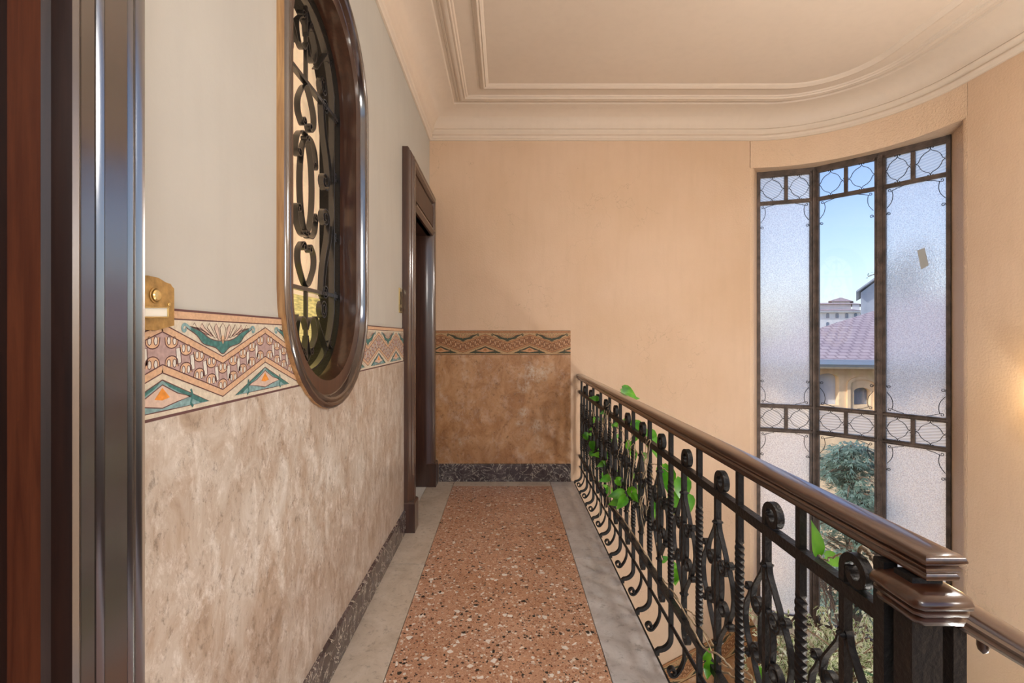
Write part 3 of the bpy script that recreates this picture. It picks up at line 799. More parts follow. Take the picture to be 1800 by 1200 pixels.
# ------------------------------------------------------------------ balustrade
RX = .70
def stack(levels, x0, x1, y0, y1, mi=0, rc=.0, b=None):
    """levels: (inset, z); builds rounded-rectangle loops"""
    b = b or MB(); rings = []
    for o_, z_ in levels:
        rings.append([(x0+o_, y0+o_, z_), (x1-o_, y0+o_, z_), (x1-o_, y1, z_), (x0+o_, y1, z_)] if rc == 0 else
                     [(x0+o_+dx, y0+o_+dy, z_) for dx, dy in ()])
    b.loft(rings); return b
rail = tag(empty('iron_balustrade', (RX, 2.6, 0)), 'black wrought iron balustrade with brown wooden handrail beside the walkway', 'railing')
hl = [(.012, .958), (.008, .960), (.007, .966), (.010, .970), (.006, .975), (.005, .980), (.008, .983), (.002, .986), (.000, .992), (.002, .998), (.006, 1.002), (.012, 1.0045), (.020, 1.006), (.0335, 1.0066)]
hr = stack(hl, RX-.034, RX+.034, .752, YF-.001).build('handrail', 'wood_rail', smooth=50)
b = MB(); b.box(RX-.011, RX+.011, .853, YF-.001, .823, .851); tb = b.build('top_bar', 'iron', smooth=0)
b = MB(); b.box(RX-.011, RX+.011, .853, YF-.001, .226, .250); lb = b.build('lower_bar', 'iron', smooth=0)
b = MB(); b.tube([(RX, .853, .135), (RX, YF-.001, .135)], .0075, 8); bb = b.build('bottom_bar', 'iron')
b = MB(); b.box(RX-.013, RX+.013, .853, YF-.002, .950, .959); ub = b.build('rail_strip', 'iron', smooth=0)
# slab side screws etc.; twisted baluster (origin on axis at z=0)
def twisted():
    b = MB(); s = .0085; rings = []
    def ring(z, a, s=s, x=0): return [(x+s*math.sqrt(2)*math.cos(a+PI/4+k*PI/2), s*math.sqrt(2)*math.sin(a+PI/4+k*PI/2), z) for k in range(4)]
    rings += [ring(.952, 0), ring(.748, 0)]
    nt_ = 96
    for i in range(nt_+1):
        t = i/nt_; sm = .0098 if 2 < i < nt_-2 else .0088
        rings.append(ring(.742-t*.436, 2*PI*6*t, sm))
    rings += [ring(.30, 0), ring(.11, 0)]
    b.loft(rings)
    p = [(0, .112), (0, .10)]+[(-.052+.052*math.cos(a), .082+-.052*math.sin(a)) for a in [PI/2*i/8 for i in range(9)]]+[(-.058, .026), (-.060, .010)]
    b.ribbon([(x, 0, z) for x, z in p], (0, 1, 0), .017, .017)
    return b.build('twisted_baluster', 'iron', smooth=25)
def s3(p): return (0, -p[0], p[1])
def scrollb():
    b = MB()
    p = curl([(0, .20), (0, .881)], .034, 1.02, -1, 22, .55); b.ribbon([s3(q) for q in p], (1, 0, 0), .018, .016)
    e = p[-1]; b.lathe([(.003, -.013), (.0065, -.010), (.0075, 0), (.0065, .010), (.003, .013)], (0, -e[0], e[1]), 12, 'x')
    p = curl([(0, .21), (0, .195)], .026, .62, 1, 12, .3); b.ribbon([s3(q) for q in p], (1, 0, 0), .017, .015)
    # slab-edge volute
    v = [Vector((.0, .135)), Vector((.0, .09)), Vector((-.012, .055)), Vector((-.03, .030))]
    vv = curl(cr(v, 5), .020, 1.1, -1, 18, .6)
    b.ribbon([(q[0], 0, q[1]) for q in vv], (0, 1, 0), .022, .007)
    return b.build('scroll_baluster', 'iron', smooth=40)
def orn(name, paths, knobs=()):
    b = MB()
    for p in paths: b.ribbon([s3(q) for q in p], (1, 0, 0), .015, .0058)
    for e in knobs: b.lathe([(.003, -.016), (.0075, -.0085), (.0085, 0), (.0075, .0085), (.003, .016)], (0, -e[0], e[1]), 10, 'x')
    return b.build(name, 'iron', smooth=40)
ZC = .543
Pm = cr([(.012, .742), (.018, .718), (.040, .684), (.062, .650), (.070, .617)], 6)
Pm = curl(Pm, .028, 1.35, -1, 22, .62); Pm = curl0(Pm, .0135, 1.0, 1 if False else 1, 14, .6)
Qm = cr([(.112, .543), (.104, .585), (.088, .612), (.079, .632)], 6)
Qm = curl(Qm, .0125, 1.05, -1, 14, .6)
Qm = [Vector((p[0], 2*ZC-p[1])) for p in Qm[::-1]]+Qm[1:]
bow = cr([(.0085, .625), (.026, .59), (.031, .543), (.026, .496), (.0085, .461)], 6)
tw = twisted(); sb = scrollb()
subs = []
for sx in (-1, 1):
    for sz in (-1, 1):
        pp = mirror2(Pm, sx, sz, ZC); subs.append(orn('scroll', [pp], (pp[0],)))
    qq = mirror2(Qm, sx, 1, ZC); subs.append(orn('side_scroll', [qq], (qq[0], qq[-1])))
    subs.append(orn('bowed_strap', [mirror2(bow, sx, 1, ZC)]))
for s_ in subs: s_.parent = sb
parts = [hr, tb, lb, bb, ub]
Apos = [1.124+.294*k for k in range(12)]; Bpos = [.977+.294*k for k in range(12)]
for i, y in enumerate(Apos):
    o = tw if i == 0 else tw.copy()
    if i: COL.objects.link(o)
    o.location = (RX, y, 0); parts.append(o)
for i, y in enumerate(Bpos):
    o = sb if i == 0 else sb.copy()
    if i:
        COL.objects.link(o)
        for s_ in subs:
            c = s_.copy(); COL.objects.link(c); c.parent = o
    o.location = (RX, y, 0); parts.append(o)
adopt(rail, parts)
# newel post
nw = tag(empty('newel_post', (RX, .80, 0)), 'square iron newel post with moulded wooden cap at the stair corner', 'post')
b = MB(); b.box(.664, .714, .775, .812, -.24, .957); b.box(.660, .684, .828, .852, -.24, .957)
po = b.build('post', 'iron', smooth=0)
b = MB()
lev = [(.014, .893), (.008, .896), (.006, .903), (.010, .907), (.004, .912), (.003, .917), (.006, .920), (0, .924), (-.001, .931), (.002, .938), (.010, .944), (.022, .948)]
rings = []
for o_, z_ in lev:
    x0, x1, y0, y1 = .642+o_, .738-o_, .738+o_, .846-o_; c = .010
    rings.append([(x0+c, y0, z_), (x1-c, y0, z_), (x1, y0+c, z_), (x1, y1-c, z_), (x1-c, y1, z_), (x0+c, y1, z_), (x0, y1-c, z_), (x0, y0+c, z_)])
b.loft(rings); ca = b.build('cap', 'wood_cap', smooth=50)
adopt(nw, [po, ca])
# stair railing descending to the right
sr = tag(empty('stair_railing', (.9, .80, 0)), 'sloping wooden handrail going down to the right of the newel cap', 'railing')
SLO = -.60
def zr(x): return .935+SLO*(x-.735)
b = MB(); rings = []
prof = [(-.020, -.050), (.020, -.050), (.026, -.044), (.022, -.038), (.028, -.032), (.026, -.026), (.033, -.018), (.033, -.010), (.026, 0), (.014, .006), (0, .008), (-.014, .006), (-.026, 0), (-.033, -.010), (-.033, -.018), (-.026, -.026), (-.028, -.032), (-.022, -.038), (-.026, -.044)]
for x in (.7395, 3.0): rings.append([(x-dz*(-SLO)*-.5*0, .795+dy, zr(x)-.008+dz) for dy, dz in prof])
b.loft(rings); h2 = b.build('handrail', 'wood_cap', smooth=50)
pp = [h2]
b = MB(); b.ribbon([(.76, .795, zr(.76)-.16), (3.0, .795, zr(3.0)-.16)], (0, 1, 0), .02, .024); pp.append(b.build('top_bar', 'iron', smooth=0))
b = MB(); b.lathe([(.001, -.014), (.007, -.008), (.009, 0), (.009, .012)], (.80, .795, zr(.80)-.062), 12, 'z'); pp.append(b.build('boss', 'wood_cap'))
for i in range(8):
    x = .752+i*.28; b = MB(); b.box(x-.011, x+.011, .785, .806, zr(x)-.96 if i else -.2, zr(x)-.050)
    pp.append(b.build('baluster', 'iron', smooth=0))
adopt(sr, pp)

# ------------------------------------------------------------------ tall bay window
w1 = struct(empty('window_1', (2.95, 4.3, WB)), 'tall three sided iron framed window with frosted glass and scrollwork', 'window')
wp = []
UB, TU, TL = 2.634, .69, .46      # rail centre heights
def seg(i):
    a = Vector((*GP[i], 0)); c = Vector((*GP[i+1], 0)); t = (c-a).normalized(); n = Vector((t.y, -t.x, 0)); 
    return a, c, t, n, (c-a).length          # n points into the room (towards -y)
def quad_bar(b, a, t, n, u0, u1, z0, z1, d0, d1, mi=0):
    pts = []
    for z in (z0, z1):
        for u, d in ((u0, d0), (u1, d0), (u1, d1), (u0, d1)):
            p = a+t*u+n*d; pts.append((p.x, p.y, z))
    b.add(pts, [(0, 3, 2, 1), (4, 5, 6, 7), (0, 1, 5, 4), (1, 2, 6, 5), (2, 3, 7, 6), (3, 0, 4, 7)], mi)
# posts
for i, (x, y) in enumerate(GP):
    b = MB()
    if i in (0, 3):
        a, c, t, n, L = seg(0 if i == 0 else 2); u = 0 if i == 0 else L
        quad_bar(b, a, t, n, u-.014, u+.014, WB-.03, WT+.03, -.03, .03)
    else:
        for (k, u0, u1) in ((i-1, -1, 0), (i, 0, 1)):
            a, c, t, n, L = seg(k)
            if u1 == 0:
                quad_bar(b, a, t, n, L-.040, L-.004, WB, WT, -.022, .022); quad_bar(b, a, t, n, L-.022, L+.006, WB, WT, .0221, .034)
            else:
                quad_bar(b, a, t, n, .004, .040, WB, WT, -.022, .022); quad_bar(b, a, t, n, -.006, .022, WB, WT, .0221, .034)
        b.tube([(x, y, WB), (x, y, WT)], .016, 10)
    wp.append(b.build('mullion', 'winframe', smooth=30))
ornbank = []
for i in range(3):
    a, c, t, n, L = seg(i)
    for (zz, hh, nm) in ((WT+.008, .032, 'head_rail'), (UB, .016, 'upper_rail'), (TU, .018, 'transom'), (TL, .018, 'transom'), (WB+.005, .04, 'bottom_rail'), (-.62, .012, 'glazing_bar')):
        if nm == 'glazing_bar': continue
        b = MB(); quad_bar(b, a, t, n, 0, L, zz-hh, zz+hh, -.018, .022)
        if nm == 'transom':
            quad_bar(b, a, t, n, 0, L, zz-hh*.45, zz+hh*.45, .0221, .032)
        wp.append(b.build(nm, 'winframe', smooth=0))
    for (z0, z1) in ((UB+.016, WT-.03), (TL+.018, TU-.018)):
        b = MB(); quad_bar(b, a, t, n, L/2-.014, L/2+.014, z0, z1, -.014, .018); wp.append(b.build('divider', 'winframe', smooth=0))
        for sx in (0, 1):
            u0 = (.030 if i else .014) if sx == 0 else L/2+.014; u1 = L/2-.014 if sx == 0 else L-(.030 if i < 2 else .014)
            if i == 0 and sx == 0: u0 = .014
            uc = (u0+u1)/2; hw = (u1-u0)/2; zc_ = (z0+z1)/2; hz = (z1-z0)/2
            b = MB()
            for q in range(4):
                # ogee arc from top cusp to side cusp
                path = [(.0, 1.0), (.10, .82), (.42, .66), (.66, .42), (.82, .10), (1.0, 0)]
                path = cr(path, 4)
                sgx = 1 if q in (0, 3) else -1; sgz = 1 if q < 2 else -1
                P2 = [(uc+sgx*p[0]*hw*.96, zc_+sgz*p[1]*hz*.96) for p in path]
                pth = [Vector(p) for p in P2]
                # curls at both ends
                sd = -1*sgx*sgz
                pth = curl(pth, .012, .8, -sd if False else (1 if sgx*sgz > 0 else -1), 8, .6)
                pth = curl0(pth, .012, .8, (-1 if sgx*sgz > 0 else 1), 8, .6)
                b.ribbon([tuple(Vector((a+t*p[0]).to_tuple())+n*.012+Vector((0, 0, p[1]))) for p in pth], tuple(n), .006, .0042)
            wp.append(b.build('ring_scroll', 'iron', smooth=40))
    # corner scrolls
    for (zz, sgz) in ((UB-.016, -1), (TU+.018, 1), (TL-.018, -1)):
        for sx in (0, 1):
            e0 = .014 if i == 0 and sx == 0 else (.014 if i == 2 and sx == 1 else .042)
            f_ = lambda u: (a+t*(e0+u) if sx == 0 else a+t*(L-e0-u))
            b = MB()
            p1_ = [Vector((.12, .004)), Vector((.07, .018)), Vector((.030, .034))]; p1_ = curl(p1_, .012, .9, 1, 10, .5)
            q0 = [Vector((.040, .030)), Vector((.046, .075)), Vector((.036, .125)), Vector((.006, .170))]; q0 = cr(q0, 5)
            q1 = cr([Vector((.004, .235)), Vector((.012, .243))], 2); q1 = curl([Vector((.002, .222)), Vector((.010, .238))], .013, .9, 1, 10, .5)
            q1b = curl([Vector((.004, .228)), Vector((.004, .22))], .014, 1.2, 1, 16, .65)
            for P2 in (p1_, q0, q1b):
                b.ribbon([tuple(f_(p[0])+n*.012+Vector((0, 0, zz+sgz*p[1]))) for p in P2], tuple(n), .006, .0042)
            wp.append(b.build('corner_scroll', 'iron', smooth=40))
    # panes
    for (z0, z1, k) in ((UB, WT-.02, 'small'), (TU, UB, 'big'), (TL, TU, 'small'), (WB+.02, TL, 'big')):
        b = MB(); quad_bar(b, a, t, n, .006, L-.006, z0, z1, -.004, .000)
        mat = ('glass' if k == 'big' else 'frost_rib') if i == 1 else ('frost' if k == 'big' else 'frost_rib')
        if i == 1 and k == 'small': mat = 'glass' if z0 > 2 else 'frost_rib'
        o = b.build('pane', mat, smooth=0); wp.append(o)
        if mat == 'glass': tag(o, 'clear glass pane')
adopt(w1, wp)
# tape patch on the right hand pane
a, c, t, n, L = seg(2)
b = MB()
q = [(.245, 2.06), (.292, 2.075), (.318, 1.93), (.27, 1.90)]
b.loft([[tuple(a+t*u+n*d+Vector((0, 0, z))) for u, z in q] for d in (.0005, .0015)])
tag(b.build('tape', 'tape', smooth=0), 'torn strip of grey tape stuck on the right frosted pane', 'tape')

# ------------------------------------------------------------------ plants
def leaf_geo(b, base, direction, up, length, width, mi=0, droop=.25, seg_=6, heart=True, fold=.12):
    d = Vector(direction).normalized(); u = Vector(up); sd = d.cross(u)
    if sd.length < 1e-4: sd = d.cross(Vector((1, 0, 0)))
    sd.normalize(); nn = sd.cross(d).normalized(); base = Vector(base)
    prof = [(-.06, .30), (.04, .78), (.22, 1.0), (.42, .92), (.64, .62), (.84, .26), (1.0, 0)] if heart else [(0, .10), (.15, .55), (.35, .95), (.55, 1.0), (.75, .7), (.9, .3), (1, 0)]
    o = len(b.v)
    rows = []
    for t, w in prof:
        cen = base+d*length*t-nn*droop*length*t*t
        rows.append([cen+sd*width/2*w+nn*fold*width*w, cen if t >= 0 else base+d*length*.02, cen-sd*width/2*w+nn*fold*width*w])
    for r in rows: b.v += [tuple(p) for p in r]
    for i in range(len(rows)-1):
        for j in range(2):
            b.f.append([o+i*3+j, o+i*3+j+1, o+(i+1)*3+j+1, o+(i+1)*3+j]); b.m.append(mi)
def rnd(a, b_): return random.uniform(a, b_)
# pothos climbing through the balustrade
po_ = tag(empty('pothos_vine', (RX, 2.4, .25)), 'trailing green pothos vine wound through the iron balustrade', 'plant')
stems = MB(); leaves = MB()
def px(x, y, d):
    return Vector(((x-888)*d/F, d, 1.35-(y-592)*d/F))
def vine(pts, r=.0028):
    c = cr([Vector(p) for p in pts], 8)
    c = [p+Vector((rnd(-.002, .002), rnd(-.003, .003), rnd(-.003, .003))) for p in c]
    stems.tube(c, r, 6); return c
Y = lambda x, X=RX: X*F/(x-888)
def rp(x, y, X=RX): return px(x, y, Y(x, X))
vine([rp(1058, 850), rp(1075, 880, .725), rp(1100, 925, .73), rp(1140, 980, .725), rp(1165, 1020, .73), rp(1205, 1075, .72), rp(1240, 1120, .73), rp(1258, 1168, .72), rp(1290, 1190, .73), rp(1330, 1215, .74)], .0034)
vine([rp(1050, 800), rp(1062, 870, .73), rp(1090, 905, .68), rp(1130, 965, .675), rp(1160, 1010, .73), rp(1190, 1050, .675), rp(1232, 1130, .675), rp(1262, 1150, .68), rp(1300, 1185, .73), rp(1322, 1195, .74)], .003)
vine([rp(1040, 740), rp(1055, 770), rp(1070, 800), rp(1075, 850), rp(1085, 880), rp(1105, 900)], .0025)
vine([rp(1072, 718), rp(1068, 735), rp(1078, 745), rp(1085, 752), rp(1095, 760), rp(1110, 790)], .0028)
vine([rp(1130, 770), rp(1126, 785), rp(1130, 800), rp(1140, 825), rp(1152, 850), rp(1160, 880), rp(1150, 930), rp(1165, 985)], .0028)
vine([rp(1085, 790), rp(1100, 800), rp(1112, 790), rp(1125, 800)], .0025)
vine([rp(1145, 815), rp(1160, 818), rp(1175, 830)], .002)
vine([rp(1115, 835), rp(1125, 830), rp(1135, 838), rp(1120, 846), rp(1105, 860)], .003)
vine([rp(1205, 1070), rp(1218, 1078), rp(1226, 1085)], .0025)
vine([rp(1220, 1085), rp(1245, 1120), rp(1262, 1150)], .0025)
vine([rp(1025, 730), rp(1040, 745), rp(1060, 765), rp(1068, 800), rp(1075, 830)], .0025)
vine([rp(1262, 1165), rp(1290, 1175), rp(1310, 1180), rp(1325, 1195)], .003)
# stem around the hook close to the newel
vine([px(1500, 1005, .985), px(1512, 968, .955), px(1518, 963, .94), px(1530, 975, .93), px(1545, 1000, .92), px(1556, 1028, .90), px(1562, 1080, .90)], .0042)
vine([px(1500, 975, .99), px(1475, 975, 1.02), px(1450, 985, 1.06), px(1440, 975, 1.08)], .002)
for _ in range(46):
    x = rnd(1032, 1145); y0 = rnd(690, 860)+(x-1032)*.6
    d = Y(x, RX+rnd(-.03, .03)); p = px(x, y0, d)
    vine([p, p+Vector((rnd(-.02, .02), rnd(-.05, .05), rnd(-.10, .02))), p+Vector((rnd(-.03, .03), rnd(-.10, .10), rnd(-.24, -.05)))], rnd(.0014, .0026))
def L(x, y, size, ang, d=None, X=None, w=.62, mi=0, tilt=0):
    """leaf with its base at the given spot of the railing; ang = direction in the upright plane (deg)"""
    dd = d or Y(x, X or RX+.015); p = px(x, y, dd)
    a = math.radians(ang); dirn = Vector((math.cos(a), rnd(-.35, .1), math.sin(a)))
    up = Vector((rnd(-.3, .3)+tilt, -1, rnd(.2, .7)))
    leaf_geo(leaves, p, dirn, up, size, size*w, mi, droop=rnd(.05, .25))
for args in [
    (1093, 682, .11, -28, None, .74), (1096, 700, .10, 5, None, .74), (1052, 701, .07, 170, None, .69), (1068, 722, .06, 200), (1080, 738, .06, -60), (1088, 745, .05, 190),
    (1026, 762, .10, -40, None, .66), (1040, 775, .09, -80, None, .67), (1036, 796, .07, -10, None, .66),
    (1102, 735, .09, -90, None, .74), (1115, 740, .10, -60, None, .74), (1128, 742, .11, -110, None, .75), (1140, 755, .12, -85, None, .74),
    (1148, 770, .11, -75, None, .75), (1108, 775, .08, -100), (1112, 790, .07, -80),
    (1075, 790, .07, -120), (1058, 800, .08, 170), (1066, 812, .08, 200), (1055, 788, .06, -100), (1062, 830, .06, -90),
    (1082, 842, .085, -30, None, .66), (1072, 838, .08, 200, None, .67), (1108, 856, .085, -70, None, .66), (1065, 862, .09, -5, None, .66), (1098, 866, .095, 190, None, .66),
    (1094, 878, .085, 200, None, .655), (1100, 872, .09, -130, None, .655), (1110, 868, .07, -40, None, .66),
    (1166, 815, .10, -95, None, .74), (1172, 822, .12, -88, None, .74), (1196, 838, .13, -78, None, .75), (1186, 862, .12, -95, None, .74), (1208, 870, .10, -85, None, .75),
    (1145, 880, .07, -80), (1150, 895, .08, -90), (1126, 820, .06, -70), (1132, 795, .06, -95),
    (1160, 985, .05, 20), (1176, 990, .05, -20), (1184, 995, .10, -80, None, .74), (1190, 1000, .07, -100, None, .74),
    (1226, 1085, .05, -70), (1050, 735, .05, -20), (1045, 752, .05, 200), (1060, 760, .06, -70), (1068, 775, .05, 10), (1078, 770, .06, -60)]:
    L(*args)
L(1437, 975, .075, 92, d=1.08, w=.50); L(1450, 978, .06, -18, d=1.07, w=.55); L(1503, 1000, .03, -50, d=.98)
L(1240, 1160, .045, 70, d=1.60, w=.7); L(1245, 1162, .06, -95, d=1.60, w=.7); L(1330, 1175, .05, -70, d=1.33); L(1338, 1172, .07, -90, d=1.34)
for _ in range(26):
    x = rnd(1040, 1125); L(x, rnd(720, 850)+(x-1040)*.5, rnd(.035, .06), rnd(0, 360))
fo = leaves.build('foliage', 'leaf', smooth=60); stt = stems.build('stems', 'vine', smooth=60)
adopt(po_, [fo, stt])

def pot(b, x, y, z, r, h, mi=0):
    b.lathe([(r*.62, 0), (r*.66, .01), (r*.92, h-.05), (r, h-.05), (r, h), (r*.9, h), (r*.86, h-.05), (.001, h-.05)], (x, y, z), 24, 'z', mi)
random.seed(21)
# variegated weeping fig
fx, fy = 2.50, 3.50
fg = tag(empty('weeping_fig', (fx, fy, ZLOW)), 'tall variegated weeping fig with small cream edged leaves below the window', 'plant')
b = MB(); pot(b, fx, fy, ZLOW+.001, .24, .42); pt = b.build('pot', 'terracotta')
b = MB(); b.lathe([(.2, 0), (.001, .01)], (fx, fy, ZLOW+.375), 20); so = b.build('soil', 'soil')
st_ = MB(); lv = MB()
tips = []
for k in range(7):
    a = rnd(0, 2*PI); r = rnd(.02, .08)
    p0 = Vector((fx+r*math.cos(a)*.6, fy+r*math.sin(a)*.6, ZLOW+.38)); top = Vector((fx+rnd(-.22, .26), fy+rnd(-.12, .12), -1.05+rnd(-.1, .2)))
    c = cr([p0, p0.lerp(top, .5)+Vector((rnd(-.05, .05), rnd(-.05, .05), 0)), top], 8); st_.tube(c, [.013-.008*i/(len(c)-1) for i in range(len(c))], 7); tips.append(c)
brs = []
for _ in range(240):
    c = random.choice(tips); s0 = c[int(rnd(.35, 1)*(len(c)-1))]
    a = rnd(0, 2*PI); up = rnd(-.1, 1.0); q = Vector((math.cos(a), math.sin(a)*.6, up)).normalized()
    zt = rnd(.18, .52); e = s0+q*zt; e.y = max(e.y, 2.98); e2 = e+Vector((q.x*.12, q.y*.04, -rnd(.05, .22)))
    e2.z = min(e2.z, -.55+.12*math.sin(e2.x*9)); e.z = min(e.z, -.47+.06*math.sin(e.x*11))
    cc = cr([s0, s0.lerp(e, .5)+Vector((0, 0, .03)), e, e2], 6); st_.tube(cc, [.005-.0036*i/(len(cc)-1) for i in range(len(cc))], 5); brs.append(cc)
for cc in brs:
    for _ in range(46):
        t = rnd(.25, 1); p = cc[int(t*(len(cc)-1))]+Vector((rnd(-.035, .035), rnd(-.035, .035), rnd(-.05, .03)))
        if p.x > 3.2 or p.y < 2.88 or (p.x-CX)**2+(p.y-CY)**2 > .93: continue
        dirn = Vector((rnd(-1, 1), rnd(-1, .6), rnd(-1.3, .3))).normalized(); up = Vector((rnd(-.5, .5), rnd(-1, 0), rnd(.2, 1)))
        ln_ = rnd(.036, .060); w_ = ln_*.40
        sd = dirn.cross(up).normalized(); nn = sd.cross(dirn)
        A = p; B = p+dirn*ln_*.45+sd*w_*.5; Cc = p+dirn*ln_-nn*ln_*.15; D = p+dirn*ln_*.45-sd*w_*.5
        lv.add([A, B, Cc, D], [(0, 1, 2, 3)], 1)
        k = .62; m0 = p+dirn*ln_*.5
        if random.random() < .75:
            lv.add([p+dirn*ln_*.1+nn*.0008, m0+sd*w_*.26+nn*.0008, p+dirn*ln_*.82-nn*(ln_*.12-.0008), m0-sd*w_*.26+nn*.0008], [(0, 1, 2, 3)], 0)
f1 = lv.build('foliage', ['leaf_green', 'leaf_cream'], smooth=0); f2 = st_.build('stems', 'bark', smooth=60)
adopt(fg, [pt, so, f1, f2])
# cane plant with long arching leaves, right of the newel
dx, dy = 2.25, 2.36
dr = tag(empty('broad_leaved_plant', (dx, dy, ZLOW)), 'tall potted plant with long glossy dark green leaves near the newel post', 'plant')
b = MB(); pot(b, dx, dy, ZLOW+.001, .2, .34); pt = b.build('pot', 'terracotta')
st_ = MB(); lv = MB(); topz = -.34
st_.tube([(dx, dy, ZLOW+.3), (dx+.02, dy, -1.6), (dx-.01, dy, topz-.30)], [.02, .017, .013], 8)
for k in range(15):
    a = 2*PI*k/15*2.4; p = Vector((dx-.01, dy, topz-.42+.012*k))
    dirn = Vector((math.cos(a), math.sin(a), .75))
    leaf_geo(lv, p, dirn, (0, 0, 1), rnd(.34, .46), .085, 0, droop=.75, heart=False, fold=.1)
g1 = lv.build('foliage', 'leaf_dark', smooth=60); g2 = st_.build('stem', 'bark', smooth=60)
adopt(dr, [pt, g1, g2])

# ------------------------------------------------------------------ added fill globes, wall lamp
def lamp(loc, r, label, mat='bulb'):  # globes added out of view only to brighten the interior
    t = tag(empty('fill_lamp', loc), label, 'lamp')
    b = MB(); b.lathe([(r*math.sin(PI*i/14)+.0005, -r*math.cos(PI*i/14)) for i in range(15)], loc, 24); g = b.build('globe', mat)
    b = MB(); b.tube([(loc[0], loc[1], loc[2]+r), (loc[0], loc[1], ZTOP)], .008, 8); b.lathe([(.03, -.01), (.06, 0)], (loc[0], loc[1], ZTOP-.001), 16); rr = b.build('rod', 'brass')
    adopt(t, [g, rr]); return t
lamp((2.15, 1.30, 2.35), .17, 'added unseen fill light globe over the stairwell')
lamp((-.05, -.85, 2.35), .28, 'added unseen fill light globe over the walkway behind the viewer', 'fill_bulb_soft')
lamp((2.45, -.55, 1.95), .28, 'added unseen fill light globe above the descending stair flight', 'fill_bulb_soft')
lamp((2.35, 1.25, -.75), .15, 'lowest added unseen fill light globe in the stairwell', 'fill_bulb_low')
wlp = tag(empty('wall_lamp', (XR, 2.72, .95)), 'small warm wall lamp on the right wall', 'lamp')
b = MB(); b.lathe([(.09*math.sin(PI*i/12)+.0005, -.09*math.cos(PI*i/12)) for i in range(13)], (XR-.12, 2.80, .98), 20); g = b.build('globe', 'bulb2')
b = MB(); b.lathe([(.05, -.001), (.05, -.012), (.012, -.02), (.012, -.05)], (XR, 2.80, .98), 16, 'x'); g_ = b.build('bracket', 'brass')
adopt(wlp, [g, g_])

# ------------------------------------------------------------------ outside
GZ_ = -7.0
b = MB(); b.box(-60, 120, 6, 160, GZ_-.3, GZ_); struct(b.build('ground', 'ground', smooth=0), 'courtyard ground outside the building', 'ground')
def frame_at(x, d):  # lateral position for picture column x at depth d
    return (x-888)*d/F
# yellow house: facade nearly frontal
hy = tag(empty('yellow_house', (9, 12.3, GZ_)), 'yellow rendered house with tiled roof and arched windows outside the window', 'building')
A0 = Vector((2.0, 13.05, 0)); B0 = Vector((frame_at(1600, 11.4), 11.4, 0)); tt = (B0-A0).normalized(); nn = Vector((tt.y, -tt.x, 0))
LEN = 18
def fac(u, d, z): p = A0+tt*u+nn*d; return (p.x, p.y, z)
def ucol(x):   # facade coordinate for a picture column
    k = (x-888)/F; return (A0.x-k*A0.y)/(k*tt.y-tt.x)
def zpx(x, y):
    u = ucol(x); d = (A0+tt*u).y; return 1.35-(y-592)*d/F
EZ = .72
def archpts(u0, u1, z0, z1, n=10):
    uc = (u0+u1)/2; w = (u1-u0)/2; r = w*.55
    return [(u0, z0), (u1, z0)]+[(uc+w*math.cos(PI*i/n), z1-r+r*math.sin(PI*i/n)) for i in range(n+1)]
wins = [archpts(ucol(1436), ucol(1475), zpx(1455, 712), zpx(1455, 656)), archpts(ucol(1501), ucol(1531), zpx(1515, 712), zpx(1515, 681))]
for k in range(3):
    wins.append(archpts(ucol(1560)+k*1.3, ucol(1560)+k*1.3+.7, zpx(1515, 712), zpx(1515, 670)))
    wins.append(archpts(ucol(1380)-k*1.3, ucol(1380)-k*1.3+.7, zpx(1515, 712), zpx(1515, 660)))
wobj = flat_poly('wall', [[(-4, GZ_), (LEN, GZ_), (LEN, EZ), (-4, EZ)]]+wins, 0, .35, 'wall_yellow')
mw = Matrix(((nn.x, tt.x, 0, A0.x), (nn.y, tt.y, 0, A0.y), (0, 0, 1, 0), (0, 0, 0, 1)))
for v in wobj.data.vertices:
    v.co = mw @ (Vector((-v.co.x, v.co.y, v.co.z)))
wobj.data.flip_normals()
hp_ = [wobj]
for k, w in enumerate(wins):
    b = MB(); us = [p[0] for p in w]; zs = [p[1] for p in w]
    b.loft([[fac(min(us)-.1, dd, min(zs)-.1), fac(max(us)+.1, dd, min(zs)-.1), fac(max(us)+.1, dd, max(zs)+.1), fac(min(us)-.1, dd, max(zs)+.1)] for dd in (-.25, -.20)])
    hp_.append(b.build('window', 'pane_dark' if k else 'wall_grey', smooth=0))
# raised arch trim round second window
u0, u1 = ucol(1491), ucol(1539); pth = [(u0, zpx(1515, 725))]+archpts(u0, u1, 0, zpx(1515, 664))[2:][::-1]+[(u1, zpx(1515, 725))]
b = MB(); b.ribbon([fac(u, .02, z) for u, z in pth], tuple(nn), .05, .07); hp_.append(b.build('arch_trim', 'wall_yellow', smooth=0))
b = MB(); b.tube([fac(-4, .45, EZ-.02), fac(LEN, .45, EZ-.02)], .11, 10); hp_.append(b.build('gutter', 'gutter'))
b = MB(); b.loft([[fac(u, .4, EZ), fac(u, -.4, EZ-.12), fac(u, -.4, EZ+.1), fac(u, .4, EZ+.06)] for u in (-4, LEN)]); hp_.append(b.build('eave', 'gutter', smooth=0))
